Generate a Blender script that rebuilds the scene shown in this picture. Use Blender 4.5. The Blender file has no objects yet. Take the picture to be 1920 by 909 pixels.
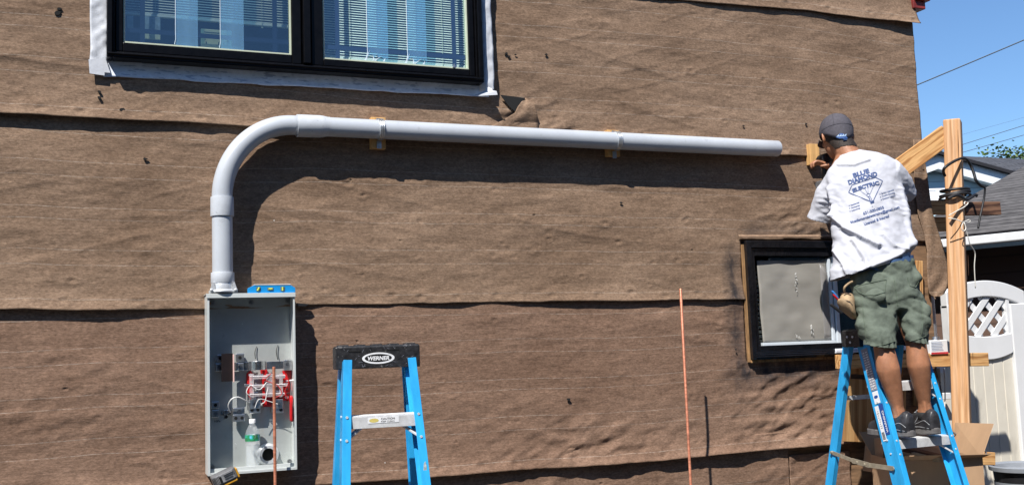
import bpy, bmesh, math, random
import numpy as np
from mathutils import Vector, Matrix
from mathutils.bvhtree import BVHTree
random.seed(7)
SC = bpy.context.scene
# ------------------------------------------------------------------ camera
CAM_D, CAM_Z = 4.8, 1.70
yaw, pit, rol, FPX = math.radians(22.232), math.radians(5.8828), math.radians(-2.05508), 1914.9
fw = Vector((math.sin(yaw)*math.cos(pit), math.cos(yaw)*math.cos(pit), math.sin(pit)))
_rt = Vector((math.cos(yaw), -math.sin(yaw), 0)); _up = _rt.cross(fw)
cr = _rt*math.cos(rol)+_up*math.sin(rol); cu = -_rt*math.sin(rol)+_up*math.cos(rol)
CP = Vector((0, -CAM_D, CAM_Z))
cd = bpy.data.cameras.new('camera'); cam = bpy.data.objects.new('camera', cd)
SC.collection.objects.link(cam)
cd.sensor_width = 36; cd.lens = 36*FPX/1920; cd.clip_end = 3000; cd.clip_start = .05
cam.matrix_world = Matrix(((cr.x, cu.x, -fw.x, CP.x), (cr.y, cu.y, -fw.y, CP.y), (cr.z, cu.z, -fw.z, CP.z), (0, 0, 0, 1)))
SC.camera = cam
# ------------------------------------------------------------------ world and sun
SUN = Vector((1.0, 1.0, -1.8)).normalized()          # direction the light travels
elev = math.asin(-SUN.z)
w = bpy.data.worlds.new("World"); SC.world = w; w.use_nodes = True
nt = w.node_tree; bg = nt.nodes['Background']
sky = nt.nodes.new('ShaderNodeTexSky'); sky.sky_type = 'NISHITA'; sky.sun_disc = False
sky.sun_elevation = elev
sky.sun_rotation = math.atan2(-SUN.x, -SUN.y)        # compass angle of the sun, from +Y towards +X
sky.air_density = 1.0; sky.dust_density = 0.0; sky.ozone_density = 3.0; sky.altitude = 50
tint = nt.nodes.new('ShaderNodeMix'); tint.data_type = 'RGBA'; tint.blend_type = 'MULTIPLY'; tint.inputs[0].default_value = 1; tint.inputs[7].default_value = (.96, 1.17, 1.36, 1)   # a deep clear summer blue
nt.links.new(sky.outputs[0], tint.inputs[6]); nt.links.new(tint.outputs[2], bg.inputs[0]); bg.inputs[1].default_value = 0.074
sl = bpy.data.lights.new('sun', 'SUN'); sl.energy = 5.0; sl.angle = math.radians(.53); sl.color = (1, .955, .89)
so = bpy.data.objects.new('sun', sl); SC.collection.objects.link(so)
so.rotation_euler = SUN.to_track_quat('-Z', 'Y').to_euler(); so.location = (-4, -6, 8)
vs = SC.view_settings; vs.view_transform = 'Standard'; vs.look = 'None'; vs.gamma = 1; vs.exposure = 0.58; vs.use_curve_mapping = False
SC.cycles.max_bounces = 8; SC.cycles.transparent_max_bounces = 16

# ------------------------------------------------------------------ helpers
def P(px, py, d):                                    # a point of the place, from where it is seen and how deep it lies
    return CP+d*(fw+cr*(px-960)/FPX+cu*(454.5-py)/FPX)
def at(px, py, Y):                                   # same, on the plane y = Y
    k = fw+cr*(px-960)/FPX+cu*(454.5-py)/FPX
    return CP+k*((CAM_D+Y)/k.y)
def atz(px, py, z):
    k = fw+cr*(px-960)/FPX+cu*(454.5-py)/FPX
    return CP+k*((z-CAM_Z)/k.z)

MATS = {}
def pm(name, col, rough=.5, metal=0, var=.12, scale=12, bump=0, bscale=60, stretch=(1, 1, 1), spec=.5, trans=0, alpha=1, coat=0, sub=0, col2=None, rvar=0):
    if name in MATS: return MATS[name]
    m = bpy.data.materials.new(name); m.use_nodes = True; n = m.node_tree; b = n.nodes['Principled BSDF']
    b.inputs['Roughness'].default_value = rough; b.inputs['Metallic'].default_value = metal
    b.inputs['Specular IOR Level'].default_value = spec; b.inputs['Transmission Weight'].default_value = trans
    b.inputs['Alpha'].default_value = alpha; b.inputs['Coat Weight'].default_value = coat
    if sub: b.inputs['Subsurface Weight'].default_value = sub; b.inputs['Subsurface Radius'].default_value = (.012, .005, .003)
    tc = n.nodes.new('ShaderNodeTexCoord'); mp = n.nodes.new('ShaderNodeMapping'); mp.inputs['Scale'].default_value = stretch
    n.links.new(tc.outputs['Object'], mp.inputs[0])
    no = n.nodes.new('ShaderNodeTexNoise'); no.inputs['Scale'].default_value = scale; no.inputs['Detail'].default_value = 6; no.inputs['Roughness'].default_value = .65
    n.links.new(mp.outputs[0], no.inputs['Vector'])
    cr_ = n.nodes.new('ShaderNodeValToRGB'); c2 = col2 or tuple(max(0, c*(1-2*var)) for c in col); c1 = tuple(min(1, c*(1+var)) for c in col)
    cr_.color_ramp.elements[0].position = .32; cr_.color_ramp.elements[1].position = .68
    cr_.color_ramp.elements[0].color = (*c2, 1); cr_.color_ramp.elements[1].color = (*c1, 1)
    n.links.new(no.outputs[0], cr_.inputs[0]); n.links.new(cr_.outputs[0], b.inputs['Base Color'])
    if rvar:
        mr = n.nodes.new('ShaderNodeMapRange'); mr.inputs[3].default_value = max(.02, rough-rvar); mr.inputs[4].default_value = rough+rvar
        n.links.new(no.outputs[0], mr.inputs[0]); n.links.new(mr.outputs[0], b.inputs['Roughness'])
    if bump:
        nb = n.nodes.new('ShaderNodeTexNoise'); nb.inputs['Scale'].default_value = bscale; nb.inputs['Detail'].default_value = 5
        n.links.new(mp.outputs[0], nb.inputs['Vector'])
        bu = n.nodes.new('ShaderNodeBump'); bu.inputs['Strength'].default_value = bump; bu.inputs['Distance'].default_value = .004
        n.links.new(nb.outputs[0], bu.inputs['Height']); n.links.new(bu.outputs[0], b.inputs['Normal'])
    MATS[name] = m; return m

def scuff(m, col, scale=30, thr=.66, stretch=(1, 1, 1), amount=.6, wid=.04):   # wear, grime or dust with a shape of its own
    n = m.node_tree; b = n.nodes['Principled BSDF']; src = b.inputs['Base Color'].links[0].from_socket
    tc = n.nodes.new('ShaderNodeTexCoord'); mp = n.nodes.new('ShaderNodeMapping'); mp.inputs['Scale'].default_value = stretch; mp.inputs['Location'].default_value = (3.3, 1.7, .9)
    no = n.nodes.new('ShaderNodeTexNoise'); no.inputs['Scale'].default_value = scale; no.inputs['Detail'].default_value = 9; no.inputs['Roughness'].default_value = .75
    r = n.nodes.new('ShaderNodeValToRGB'); r.color_ramp.elements[0].position = thr; r.color_ramp.elements[1].position = thr+wid; r.color_ramp.elements[0].color = (0, 0, 0, 1); r.color_ramp.elements[1].color = (amount, amount, amount, 1)
    x = n.nodes.new('ShaderNodeMix'); x.data_type = 'RGBA'; x.inputs[7].default_value = (*col, 1)
    L = n.links.new; L(tc.outputs['Object'], mp.inputs[0]); L(mp.outputs[0], no.inputs['Vector']); L(no.outputs[0], r.inputs[0]); L(r.outputs[0], x.inputs[0]); L(src, x.inputs[6]); L(x.outputs[2], b.inputs['Base Color'])

def wood(name, light, dark, ring=26, rough=.7, bump=.25, knots=1.0):
    if name in MATS: return MATS[name]
    m = bpy.data.materials.new(name); m.use_nodes = True; n = m.node_tree; b = n.nodes['Principled BSDF']
    b.inputs['Roughness'].default_value = rough; b.inputs['Specular IOR Level'].default_value = .25
    tc = n.nodes.new('ShaderNodeTexCoord'); mp = n.nodes.new('ShaderNodeMapping'); mp.inputs['Scale'].default_value = (.55, 5, 5); mp.inputs['Location'].default_value = (0, .9, .25)
    n.links.new(tc.outputs['Object'], mp.inputs[0])
    wa = n.nodes.new('ShaderNodeTexWave'); wa.wave_type = 'RINGS'; wa.rings_direction = 'X'; wa.inputs['Scale'].default_value = ring*.2
    wa.inputs['Distortion'].default_value = 5.5*knots; wa.inputs['Detail'].default_value = 3; wa.inputs['Detail Scale'].default_value = 1.6
    n.links.new(mp.outputs[0], wa.inputs[0])
    fi = n.nodes.new('ShaderNodeTexNoise'); fi.inputs['Scale'].default_value = 28; fi.inputs['Detail'].default_value = 6
    mp2 = n.nodes.new('ShaderNodeMapping'); mp2.inputs['Scale'].default_value = (.18, 4, 4); n.links.new(tc.outputs['Object'], mp2.inputs[0]); n.links.new(mp2.outputs[0], fi.inputs[0])
    rp = n.nodes.new('ShaderNodeValToRGB'); rp.color_ramp.elements[0].position = .12; rp.color_ramp.elements[1].position = .75
    rp.color_ramp.elements[0].color = (*dark, 1); rp.color_ramp.elements[1].color = (*light, 1)
    n.links.new(wa.outputs[0], rp.inputs[0])
    mx = n.nodes.new('ShaderNodeMix'); mx.data_type = 'RGBA'; mx.blend_type = 'MULTIPLY'; mx.inputs[0].default_value = .7
    r2 = n.nodes.new('ShaderNodeValToRGB'); r2.color_ramp.elements[0].position = .3; r2.color_ramp.elements[1].position = .6
    r2.color_ramp.elements[0].color = (.55, .5, .45, 1); r2.color_ramp.elements[1].color = (1, 1, 1, 1)
    n.links.new(fi.outputs[0], r2.inputs[0]); n.links.new(rp.outputs[0], mx.inputs[6]); n.links.new(r2.outputs[0], mx.inputs[7])
    n.links.new(mx.outputs[2], b.inputs['Base Color'])
    bu = n.nodes.new('ShaderNodeBump'); bu.inputs['Strength'].default_value = bump; bu.inputs['Distance'].default_value = .002
    n.links.new(fi.outputs[0], bu.inputs['Height']); n.links.new(bu.outputs[0], b.inputs['Normal'])
    MATS[name] = m; return m

class MB:
    def __init__(s): s.bm = bmesh.new()
    def box(s, c, size, M=None):
        M = M or Matrix.Identity(3); c = Vector(c); h = Vector(size)/2
        v = [s.bm.verts.new(c+M@Vector((x*h.x, y*h.y, z*h.z))) for x in (-1, 1) for y in (-1, 1) for z in (-1, 1)]
        for f in ((0, 1, 3, 2), (4, 6, 7, 5), (0, 4, 5, 1), (2, 3, 7, 6), (0, 2, 6, 4), (1, 5, 7, 3)): s.bm.faces.new([v[i] for i in f])
        return s
    def bx(s, x0, x1, y0, y1, z0, z1): return s.box(((x0+x1)/2, (y0+y1)/2, (z0+z1)/2), (abs(x1-x0), abs(y1-y0), abs(z1-z0)))
    def bar(s, a, b, wd, th, up=(0, 0, 1)):             # box along a-b; wd across, th along 'up'
        a = Vector(a); b = Vector(b); x = (b-a).normalized(); u = Vector(up); y = u.cross(x).normalized(); z = x.cross(y)
        return s.box((a+b)/2, ((b-a).length, wd, th), Matrix((x, y, z)).transposed())
    def tube(s, pts, rad, seg=12, cap=True):
        pts = [Vector(p) for p in pts]; rads = rad if hasattr(rad, '__len__') else [rad]*len(pts)
        rings = []; prev = None
        for i, p in enumerate(pts):
            t = (pts[min(i+1, len(pts)-1)]-pts[max(i-1, 0)]).normalized()
            if prev is None:
                a = Vector((0, 0, 1)) if abs(t.z) < .9 else Vector((1, 0, 0)); n_ = t.cross(a).normalized()
            else: n_ = (prev-t*prev.dot(t)).normalized()
            prev = n_; b_ = t.cross(n_)
            rings.append([s.bm.verts.new(p+(n_*math.cos(2*math.pi*k/seg)+b_*math.sin(2*math.pi*k/seg))*rads[i]) for k in range(seg)])
        for a, b in zip(rings, rings[1:]):
            for k in range(seg): s.bm.faces.new((a[k], a[(k+1) % seg], b[(k+1) % seg], b[k]))
        if cap: s.bm.faces.new(rings[0][::-1]); s.bm.faces.new(rings[-1])
        return s
    def loft(s, rings, cap=True):
        R = [[s.bm.verts.new(Vector(p)) for p in r] for r in rings]; n_ = len(R[0])
        for a, b in zip(R, R[1:]):
            for k in range(n_): s.bm.faces.new((a[k], a[(k+1) % n_], b[(k+1) % n_], b[k]))
        if cap: s.bm.faces.new(R[0][::-1]); s.bm.faces.new(R[-1])
        return s
    def poly(s, pts): s.bm.faces.new([s.bm.verts.new(Vector(p)) for p in pts]); return s
    def prism(s, pts, vec):                            # polygon extruded along a vector
        vec = Vector(vec); a = [s.bm.verts.new(Vector(p)) for p in pts]; b = [s.bm.verts.new(Vector(p)+vec) for p in pts]; n_ = len(a)
        s.bm.faces.new(a[::-1]); s.bm.faces.new(b)
        for k in range(n_): s.bm.faces.new((a[k], a[(k+1) % n_], b[(k+1) % n_], b[k]))
        return s
    def ell(s, c, r, M=None, seg=20, rg=12):
        M4 = Matrix.Translation(Vector(c))@((M or Matrix.Identity(3)).to_4x4())@Matrix.Diagonal((*r, 1))
        bmesh.ops.create_uvsphere(s.bm, u_segments=seg, v_segments=rg, radius=1, matrix=M4); return s
    def build(s, name, mat, parent=None, smooth=False, bevel=0, recalc=True):
        if recalc: bmesh.ops.recalc_face_normals(s.bm, faces=s.bm.faces)
        me = bpy.data.meshes.new(name); s.bm.to_mesh(me); s.bm.free(); return link(name, me, mat, parent, smooth, bevel)
def link(name, me, mat, parent=None, smooth=False, bevel=0):
    if mat: me.materials.append(mat)
    if smooth:
        me.polygons.foreach_set('use_smooth', [True]*len(me.polygons))
        if smooth != 2:
            try: me.set_sharp_from_angle(angle=math.radians(40))
            except Exception: pass
    o = bpy.data.objects.new(name, me); SC.collection.objects.link(o)
    if parent: par(o, parent)
    if bevel:
        bv = o.modifiers.new('bevel', 'BEVEL'); bv.width = bevel; bv.segments = 2; bv.limit_method = 'ANGLE'
    return o
WM = {}
def par(o, parent, M=None):                             # geometry stays where it is in the place
    o.parent = parent; W = M or Matrix.Identity(4); PM = WM.get(parent.name, Matrix.Identity(4))
    o.matrix_parent_inverse = PM.inverted(); o.matrix_basis = W; WM[o.name] = W
def thing(name, label, cat, loc=(0, 0, 0), group=None):
    o = bpy.data.objects.new(name, None); SC.collection.objects.link(o); o.location = loc; o.empty_display_size = .1
    WM[o.name] = Matrix.Translation(Vector(loc)); o['label'] = label; o['category'] = cat
    if group: o['group'] = group
    return o
def tag(o, label, cat, group=None):
    o['label'] = label; o['category'] = cat
    if group: o['group'] = group
    return o
def struct(o): o['kind'] = 'structure'; return o
def plank(name, a, b, wd, th, mat, parent=None, up=(0, 0, 1), bevel=.003):   # timber with its own long axis for the grain
    a = Vector(a); b = Vector(b); x = (b-a).normalized(); y = Vector(up).cross(x).normalized(); z = x.cross(y)
    M = Matrix.Translation(a)@Matrix((x, y, z)).transposed().to_4x4(); L = (b-a).length
    m = MB(); n = max(2, int(L/.15))
    rng = random.Random(hash((round(a.x, 2), round(b.z, 2)))); rings = []
    for i in range(n+1):
        q = L*i/n; dy = rng.uniform(-1, 1)*.0012; dz = rng.uniform(-1, 1)*.0012
        rings.append([(q, -wd/2+dy, -th/2+dz), (q, wd/2+dy, -th/2+dz), (q, wd/2+dy, th/2+dz), (q, -wd/2+dy, th/2+dz)])
    m.loft(rings)
    o = m.build(name, mat, None, False, bevel)
    if parent: par(o, parent, M)
    else: o.matrix_world = M; WM[o.name] = M
    return o
def vnoise(x, y, seed=0):                               # smooth value noise on numpy arrays
    rs = np.random.RandomState(seed); T = rs.rand(256, 256)
    xi = np.floor(x).astype(int); yi = np.floor(y).astype(int); fx = x-xi; fy = y-yi
    fx = fx*fx*(3-2*fx); fy = fy*fy*(3-2*fy); g = lambda i, j: T[i % 256, j % 256]
    return ((g(xi, yi)*(1-fx)+g(xi+1, yi)*fx)*(1-fy)+(g(xi, yi+1)*(1-fx)+g(xi+1, yi+1)*fx)*fy)*2-1
_font = {}
def text_polys(s, bold=0):                              # outline mesh of a word: verts (2D), faces; width normalised by its own em
    key = (s, bold)
    if key in _font: return _font[key]
    c = bpy.data.curves.new('t', 'FONT'); c.body = s; c.size = 1; c.offset = bold; c.resolution_u = 3
    o = bpy.data.objects.new('t', c); SC.collection.objects.link(o); dg = bpy.context.evaluated_depsgraph_get()
    me = bpy.data.meshes.new_from_object(o.evaluated_get(dg))
    v = [(p.co.x, p.co.y) for p in me.vertices]; f = [tuple(q.vertices) for q in me.polygons]
    bpy.data.objects.remove(o); bpy.data.curves.remove(c); bpy.data.meshes.remove(me)
    x0 = min(p[0] for p in v); x1 = max(p[0] for p in v)
    v = [((p[0]-x0)/(x1-x0), p[1]) for p in v]; _font[key] = (v, f); return v, f
def add_text(bm, s, fn, bold=0, cut=0):                 # fn maps (u 0..1 along the word, v in cap heights) to a point
    v, f = text_polys(s, bold); vs_ = [bm.verts.new(fn(a, b/.72)) for a, b in v]; out = []
    for q in f:
        try: out.append(bm.faces.new([vs_[i] for i in q]))
        except ValueError: pass
    return out
print('base ok')
# ------------------------------------------------------------------ ground
M_ground = pm('worn_asphalt', (.045, .044, .042), .95, var=.2, scale=3, bump=.6, bscale=30)
g = MB(); g.poly([(-400, -400, 0), (400, -400, 0), (400, 400, 0), (-400, 400, 0)])
struct(g.build('ground', M_ground))

# ------------------------------------------------------------------ the house
CX = 4.71                                             # corner of the house
W1 = dict(x0=at(200, 60, -.06).x, x1=at(903, 100, -.06).x, z0=at(560, 134, -.06).z, z1=4.35)
W2 = dict(x0=at(1402, 560, -.03).x, x1=at(1700, 560, -.03).x, z0=at(1480, 671, -.03).z, z1=at(1480, 452, -.03).z)
house = thing('house', 'house wall covered in overlapping sheets of wrinkled brown tar paper', 'house', (2, 3, 0))
M_sheath = pm('sheathing_board', (.24, .14, .075), .85, var=.3, scale=5, stretch=(1, 3, 8), bump=.2)
def wall_pieces(m, y0, y1, xa, xb, za, zb):
    ws = [(W1['x0']+.02, W1['x1']-.02, W1['z0']+.02, W1['z1']-.02), (W2['x0']+.03, W2['x1']-.03, W2['z0']+.03, W2['z1']-.03)]
    xs = sorted({xa, xb, *[a for q in ws for a in q[:2]]}); zs = sorted({za, zb, *[a for q in ws for a in q[2:]]})
    for i in range(len(xs)-1):
        for j in range(len(zs)-1):
            cx = (xs[i]+xs[i+1])/2; cz = (zs[j]+zs[j+1])/2
            if any(q[0] < cx < q[1] and q[2] < cz < q[3] for q in ws): continue
            m.bx(xs[i], xs[i+1], y0, y1, zs[j], zs[j+1])
m = MB(); wall_pieces(m, .004, .16, -6, CX-.004, 0, 6)
m.bx(CX-.16, CX-.005, .161, 8, 0, 6); m.bx(-6, -5.85, .161, 8, 0, 6); m.bx(-5.84, CX-.17, 7.85, 8, 0, 6)
m.build('wall', M_sheath, house)
m = MB(); m.bx(-6.2, CX+.25, -.22, 8.2, 6.0, 6.1); m.bx(-6.2, CX+.25, -.22, -.19, 5.85, 6.0)
m.build('roof', pm('roof_slab', (.09, .08, .08), .9), house)
M_room = pm('room_plaster', (.10, .20, .34), .9, var=.05)
m = MB(); m.bx(-.6, 2.6, 2.2, 2.25, 2.5, 5); m.bx(-.6, 2.6, .17, 2.19, 2.45, 2.49); m.bx(-.6, 2.6, .17, 2.19, 5, 5.05); m.bx(-.65, -.61, .17, 2.2, 2.5, 5); m.bx(2.61, 2.65, .17, 2.2, 2.5, 5)
m.bx(3.1, 4.5, 1.6, 1.65, 1.0, 2.44); m.bx(3.1, 4.5, .17, 1.6, 1.0, 1.04)
m.build('interior_wall', M_room, house)
# dark red corner return of the eave trim at the top of the corner
a = at(1709, 0, -.02); m = MB()
m.bx(CX+.004, CX+.10, -.03, .10, a.z-.055, a.z+.3); m.bx(CX+.012, CX+.125, -.05, .12, a.z-.005, a.z+.35)
m.build('corner_trim', pm('red_trim_paint', (.24, .035, .03), .45, var=.2), house, bevel=.004)

# tar paper: one displaced sheet per course
def felt_material(name, FELT_D, FELT_L):
    m = bpy.data.materials.new(name); m.use_nodes = True; n = m.node_tree; b = n.nodes['Principled BSDF']; L = n.links.new; N = n.nodes.new
    b.inputs['Roughness'].default_value = .92; b.inputs['Specular IOR Level'].default_value = .12
    tc = N('ShaderNodeTexCoord'); uv = N('ShaderNodeSeparateXYZ'); L(tc.outputs['UV'], uv.inputs[0])
    def noise(scale, stretch, detail=5, rough=.6):
        mp = N('ShaderNodeMapping'); mp.inputs['Scale'].default_value = stretch; L(tc.outputs['Object'], mp.inputs[0])
        t = N('ShaderNodeTexNoise'); t.inputs['Scale'].default_value = scale; t.inputs['Detail'].default_value = detail; t.inputs['Roughness'].default_value = rough; L(mp.outputs[0], t.inputs['Vector']); return t.outputs[0]
    def ramp(src, p0, p1, c0, c1):
        r = N('ShaderNodeValToRGB'); r.color_ramp.elements[0].position = p0; r.color_ramp.elements[1].position = p1
        r.color_ramp.elements[0].color = (*c0, 1); r.color_ramp.elements[1].color = (*c1, 1); L(src, r.inputs[0]); return r.outputs[0]
    def mix(a, c, fac, mode='MIX'):
        x = N('ShaderNodeMix'); x.data_type = 'RGBA'; x.blend_type = mode
        if isinstance(fac, float): x.inputs[0].default_value = fac
        else: L(fac, x.inputs[0])
        for s_, i in ((a, 6), (c, 7)):
            if isinstance(s_, tuple): x.inputs[i].default_value = (*s_, 1)
            else: L(s_, x.inputs[i])
        return x.outputs[2]
    def math_(op, a, c=None, d=None, clamp=False):
        x = N('ShaderNodeMath'); x.operation = op; x.use_clamp = clamp
        for i, s_ in enumerate((a, c, d)):
            if s_ is None: continue
            if isinstance(s_, (int, float)): x.inputs[i].default_value = s_
            else: L(s_, x.inputs[i])
        return x.outputs[0]
    big = noise(1.6, (1, 1, 1.8)); streak = noise(9, (.5, 1, 4), 8, .7); fib = noise(140, (.45, 1, 1), 4, .8); mot = noise(26, (.8, 1, 1.3), 8, .75)
    base = ramp(big, .3, .7, FELT_D, FELT_L)
    base = mix(base, ramp(streak, .3, .72, (.66, .62, .59), (1.15, 1.14, 1.12)), .6, 'MULTIPLY')
    base = mix(base, ramp(mot, .3, .7, (.76, .74, .72), (1.18, 1.18, 1.17)), .7, 'MULTIPLY')
    base = mix(base, ramp(fib, .3, .72, (.52, .50, .48), (1.42, 1.41, 1.40)), .9, 'MULTIPLY')
    # chalk lines printed along the sheet
    warp = math_('MULTIPLY', math_('SUBTRACT', noise(1.3, (1, 1, .3), 3), .5), .012)
    v = math_('ADD', uv.outputs[1], warp); tot = None
    for z in (.045, .195, .262, .395, .447, .583, .648, .775):
        q = math_('SUBTRACT', 1.0, math_('DIVIDE', math_('ABSOLUTE', math_('SUBTRACT', v, z)), .0019), clamp=True)
        tot = q if tot is None else math_('MAXIMUM', tot, q)
    brk = ramp(noise(5, (1, 1, 6), 8, .8), .38, .52, (.15, .15, .15), (1, 1, 1))
    brk2 = ramp(noise(70, (1, 1, .4), 2), .35, .6, (.2, .2, .2), (1, 1, 1))
    fac = math_('MULTIPLY', math_('MULTIPLY', tot, brk), math_('MULTIPLY', brk2, .62))
    base = mix(base, (.56, .49, .42), fac)
    # pale flecks (paper scuffed through)
    vo = N('ShaderNodeTexVoronoi'); vo.inputs['Scale'].default_value = 5.5; L(tc.outputs['Object'], vo.inputs['Vector'])
    fl = math_('MULTIPLY', math_('LESS_THAN', vo.outputs['Distance'], .022), math_('GREATER_THAN', noise(3, (1, 1, 1)), .52))
    base = mix(base, (.55, .5, .45), math_('MULTIPLY', fl, .8))
    at_ = N('ShaderNodeAttribute'); at_.attribute_name = 'stain'
    st = math_('MULTIPLY', at_.outputs['Fac'], ramp(noise(14, (1, 1, .6), 6), .3, .62, (.1, .1, .1), (1, 1, 1)), clamp=True)
    base = mix(base, (.022, .024, .03), st)
    L(base, b.inputs['Base Color'])
    h = math_('ADD', math_('MULTIPLY', streak, .9), math_('ADD', math_('MULTIPLY', fib, .12), math_('MULTIPLY', mot, .4)))
    mpv = N('ShaderNodeMapping'); mpv.inputs['Scale'].default_value = (.62, 1, 1); L(tc.outputs['Object'], mpv.inputs[0])
    for sc_, gate in ((4.6, .50), (7.5, .56)):          # nail dimples
        vd = N('ShaderNodeTexVoronoi'); vd.inputs['Scale'].default_value = sc_; L(mpv.outputs[0], vd.inputs['Vector'])
        dm = math_('SUBTRACT', 1.0, math_('DIVIDE', vd.outputs['Distance'], .010*sc_), clamp=True)
        dm = math_('MULTIPLY', math_('POWER', dm, 1.6), math_('GREATER_THAN', noise(2.3+sc_, (1, 1, 1), 1), gate)); h = math_('SUBTRACT', h, math_('MULTIPLY', dm, 1.7))
    bu = N('ShaderNodeBump'); bu.inputs['Strength'].default_value = .6; bu.inputs['Distance'].default_value = .006; L(h, bu.inputs['Height']); L(bu.outputs[0], b.inputs['Normal'])
    return m
M_felt = felt_material('tar_paper', (.205, .139, .096), (.305, .216, .155)); M_felt2 = felt_material('tar_paper_redder', (.195, .123, .087), (.280, .186, .136))
def interp(pts, x): return np.interp(x, [p[0] for p in pts], [p[1] for p in pts])
def pxline(pts, Y=-.01): return [(at(a, b, Y).x, at(a, b, Y).z) for a, b in pts]
s0 = pxline([(1200, -6), (1500, 22), (1705, 46)]); s0 = [(-6, s0[0][1]), *s0]
s1 = pxline([(0, 214), (200, 224), (440, 236), (700, 262), (900, 272), (1450, 291), (1520, 295), (1720, 318)])
s2 = pxline([(0, 581), (380, 579), (560, 573), (830, 569), (1100, 563), (1390, 563), (1720, 562)])
s3 = pxline([(400, 922), (810, 893), (1000, 879), (1200, 866), (1400, 846), (1530, 834), (1720, 820)]); s3 = [(-6, s3[0][1]), *s3]
def pl(pts): return [(at(a, 500, 0).x, b) for a, b in pts]
lifts = [pl([(0, .004), (1200, .005), (1500, .009), (1690, .020), (1720, .03)]),
         pl([(0, .020), (120, .015), (160, .012), (250, .011), (400, .010), (500, .016), (900, .012), (1450, .016), (1520, .009), (1720, .006)]),
         pl([(0, .022), (150, .014), (300, .008), (390, .004), (560, .002), (700, .004), (830, .009), (900, .007), (1000, .012), (1200, .019), (1280, .013), (1390, .016), (1720, .01)]),
         pl([(600, .02), (810, .022), (1000, .024), (1200, .036), (1300, .04), (1450, .036), (1530, .05), (1600, .045), (1720, .03)])]
HOLES = [(W1['x0']+.012, W1['x1']-.012, W1['z0']+.012, 9), (W2['x0']-.016, W2['x1']+.02, W2['z0']-.012, W2['z1']+.012),
         (at(1702, 500, 0).x, CX, at(1720, 575, 0).z, at(1720, 452, 0).z)]
dimples = []
rr = random.Random(11)
for _ in range(300): dimples.append((rr.uniform(-1.2, CX), rr.uniform(.6, 3.7), rr.uniform(.005, .010), rr.uniform(.0015, .0040), rr.uniform(-.7, .7)))
for sline in (s1, s2, s3, s0):                         # nails along the laps
    x = -1
    while x < CX:
        dimples.append((x, float(interp(sline, x))+rr.uniform(.02, .045), .010, .004, 0)); x += rr.uniform(.14, .34)
GUST = [(at(1500, 620, 0).x, 1.30, .5, .35, .012), (at(1080, 800, 0).x, 1.14, .45, .18, .009), (at(1000, 200, 0).x, 2.85, .22, .14, .012), (at(950, 215, 0).x, 2.8, .12, .06, .010), (at(70, 700, 0).x, 1.5, .4, .3, .004), (at(1480, 400, 0).x, 2.35, .3, .14, .006)]
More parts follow.
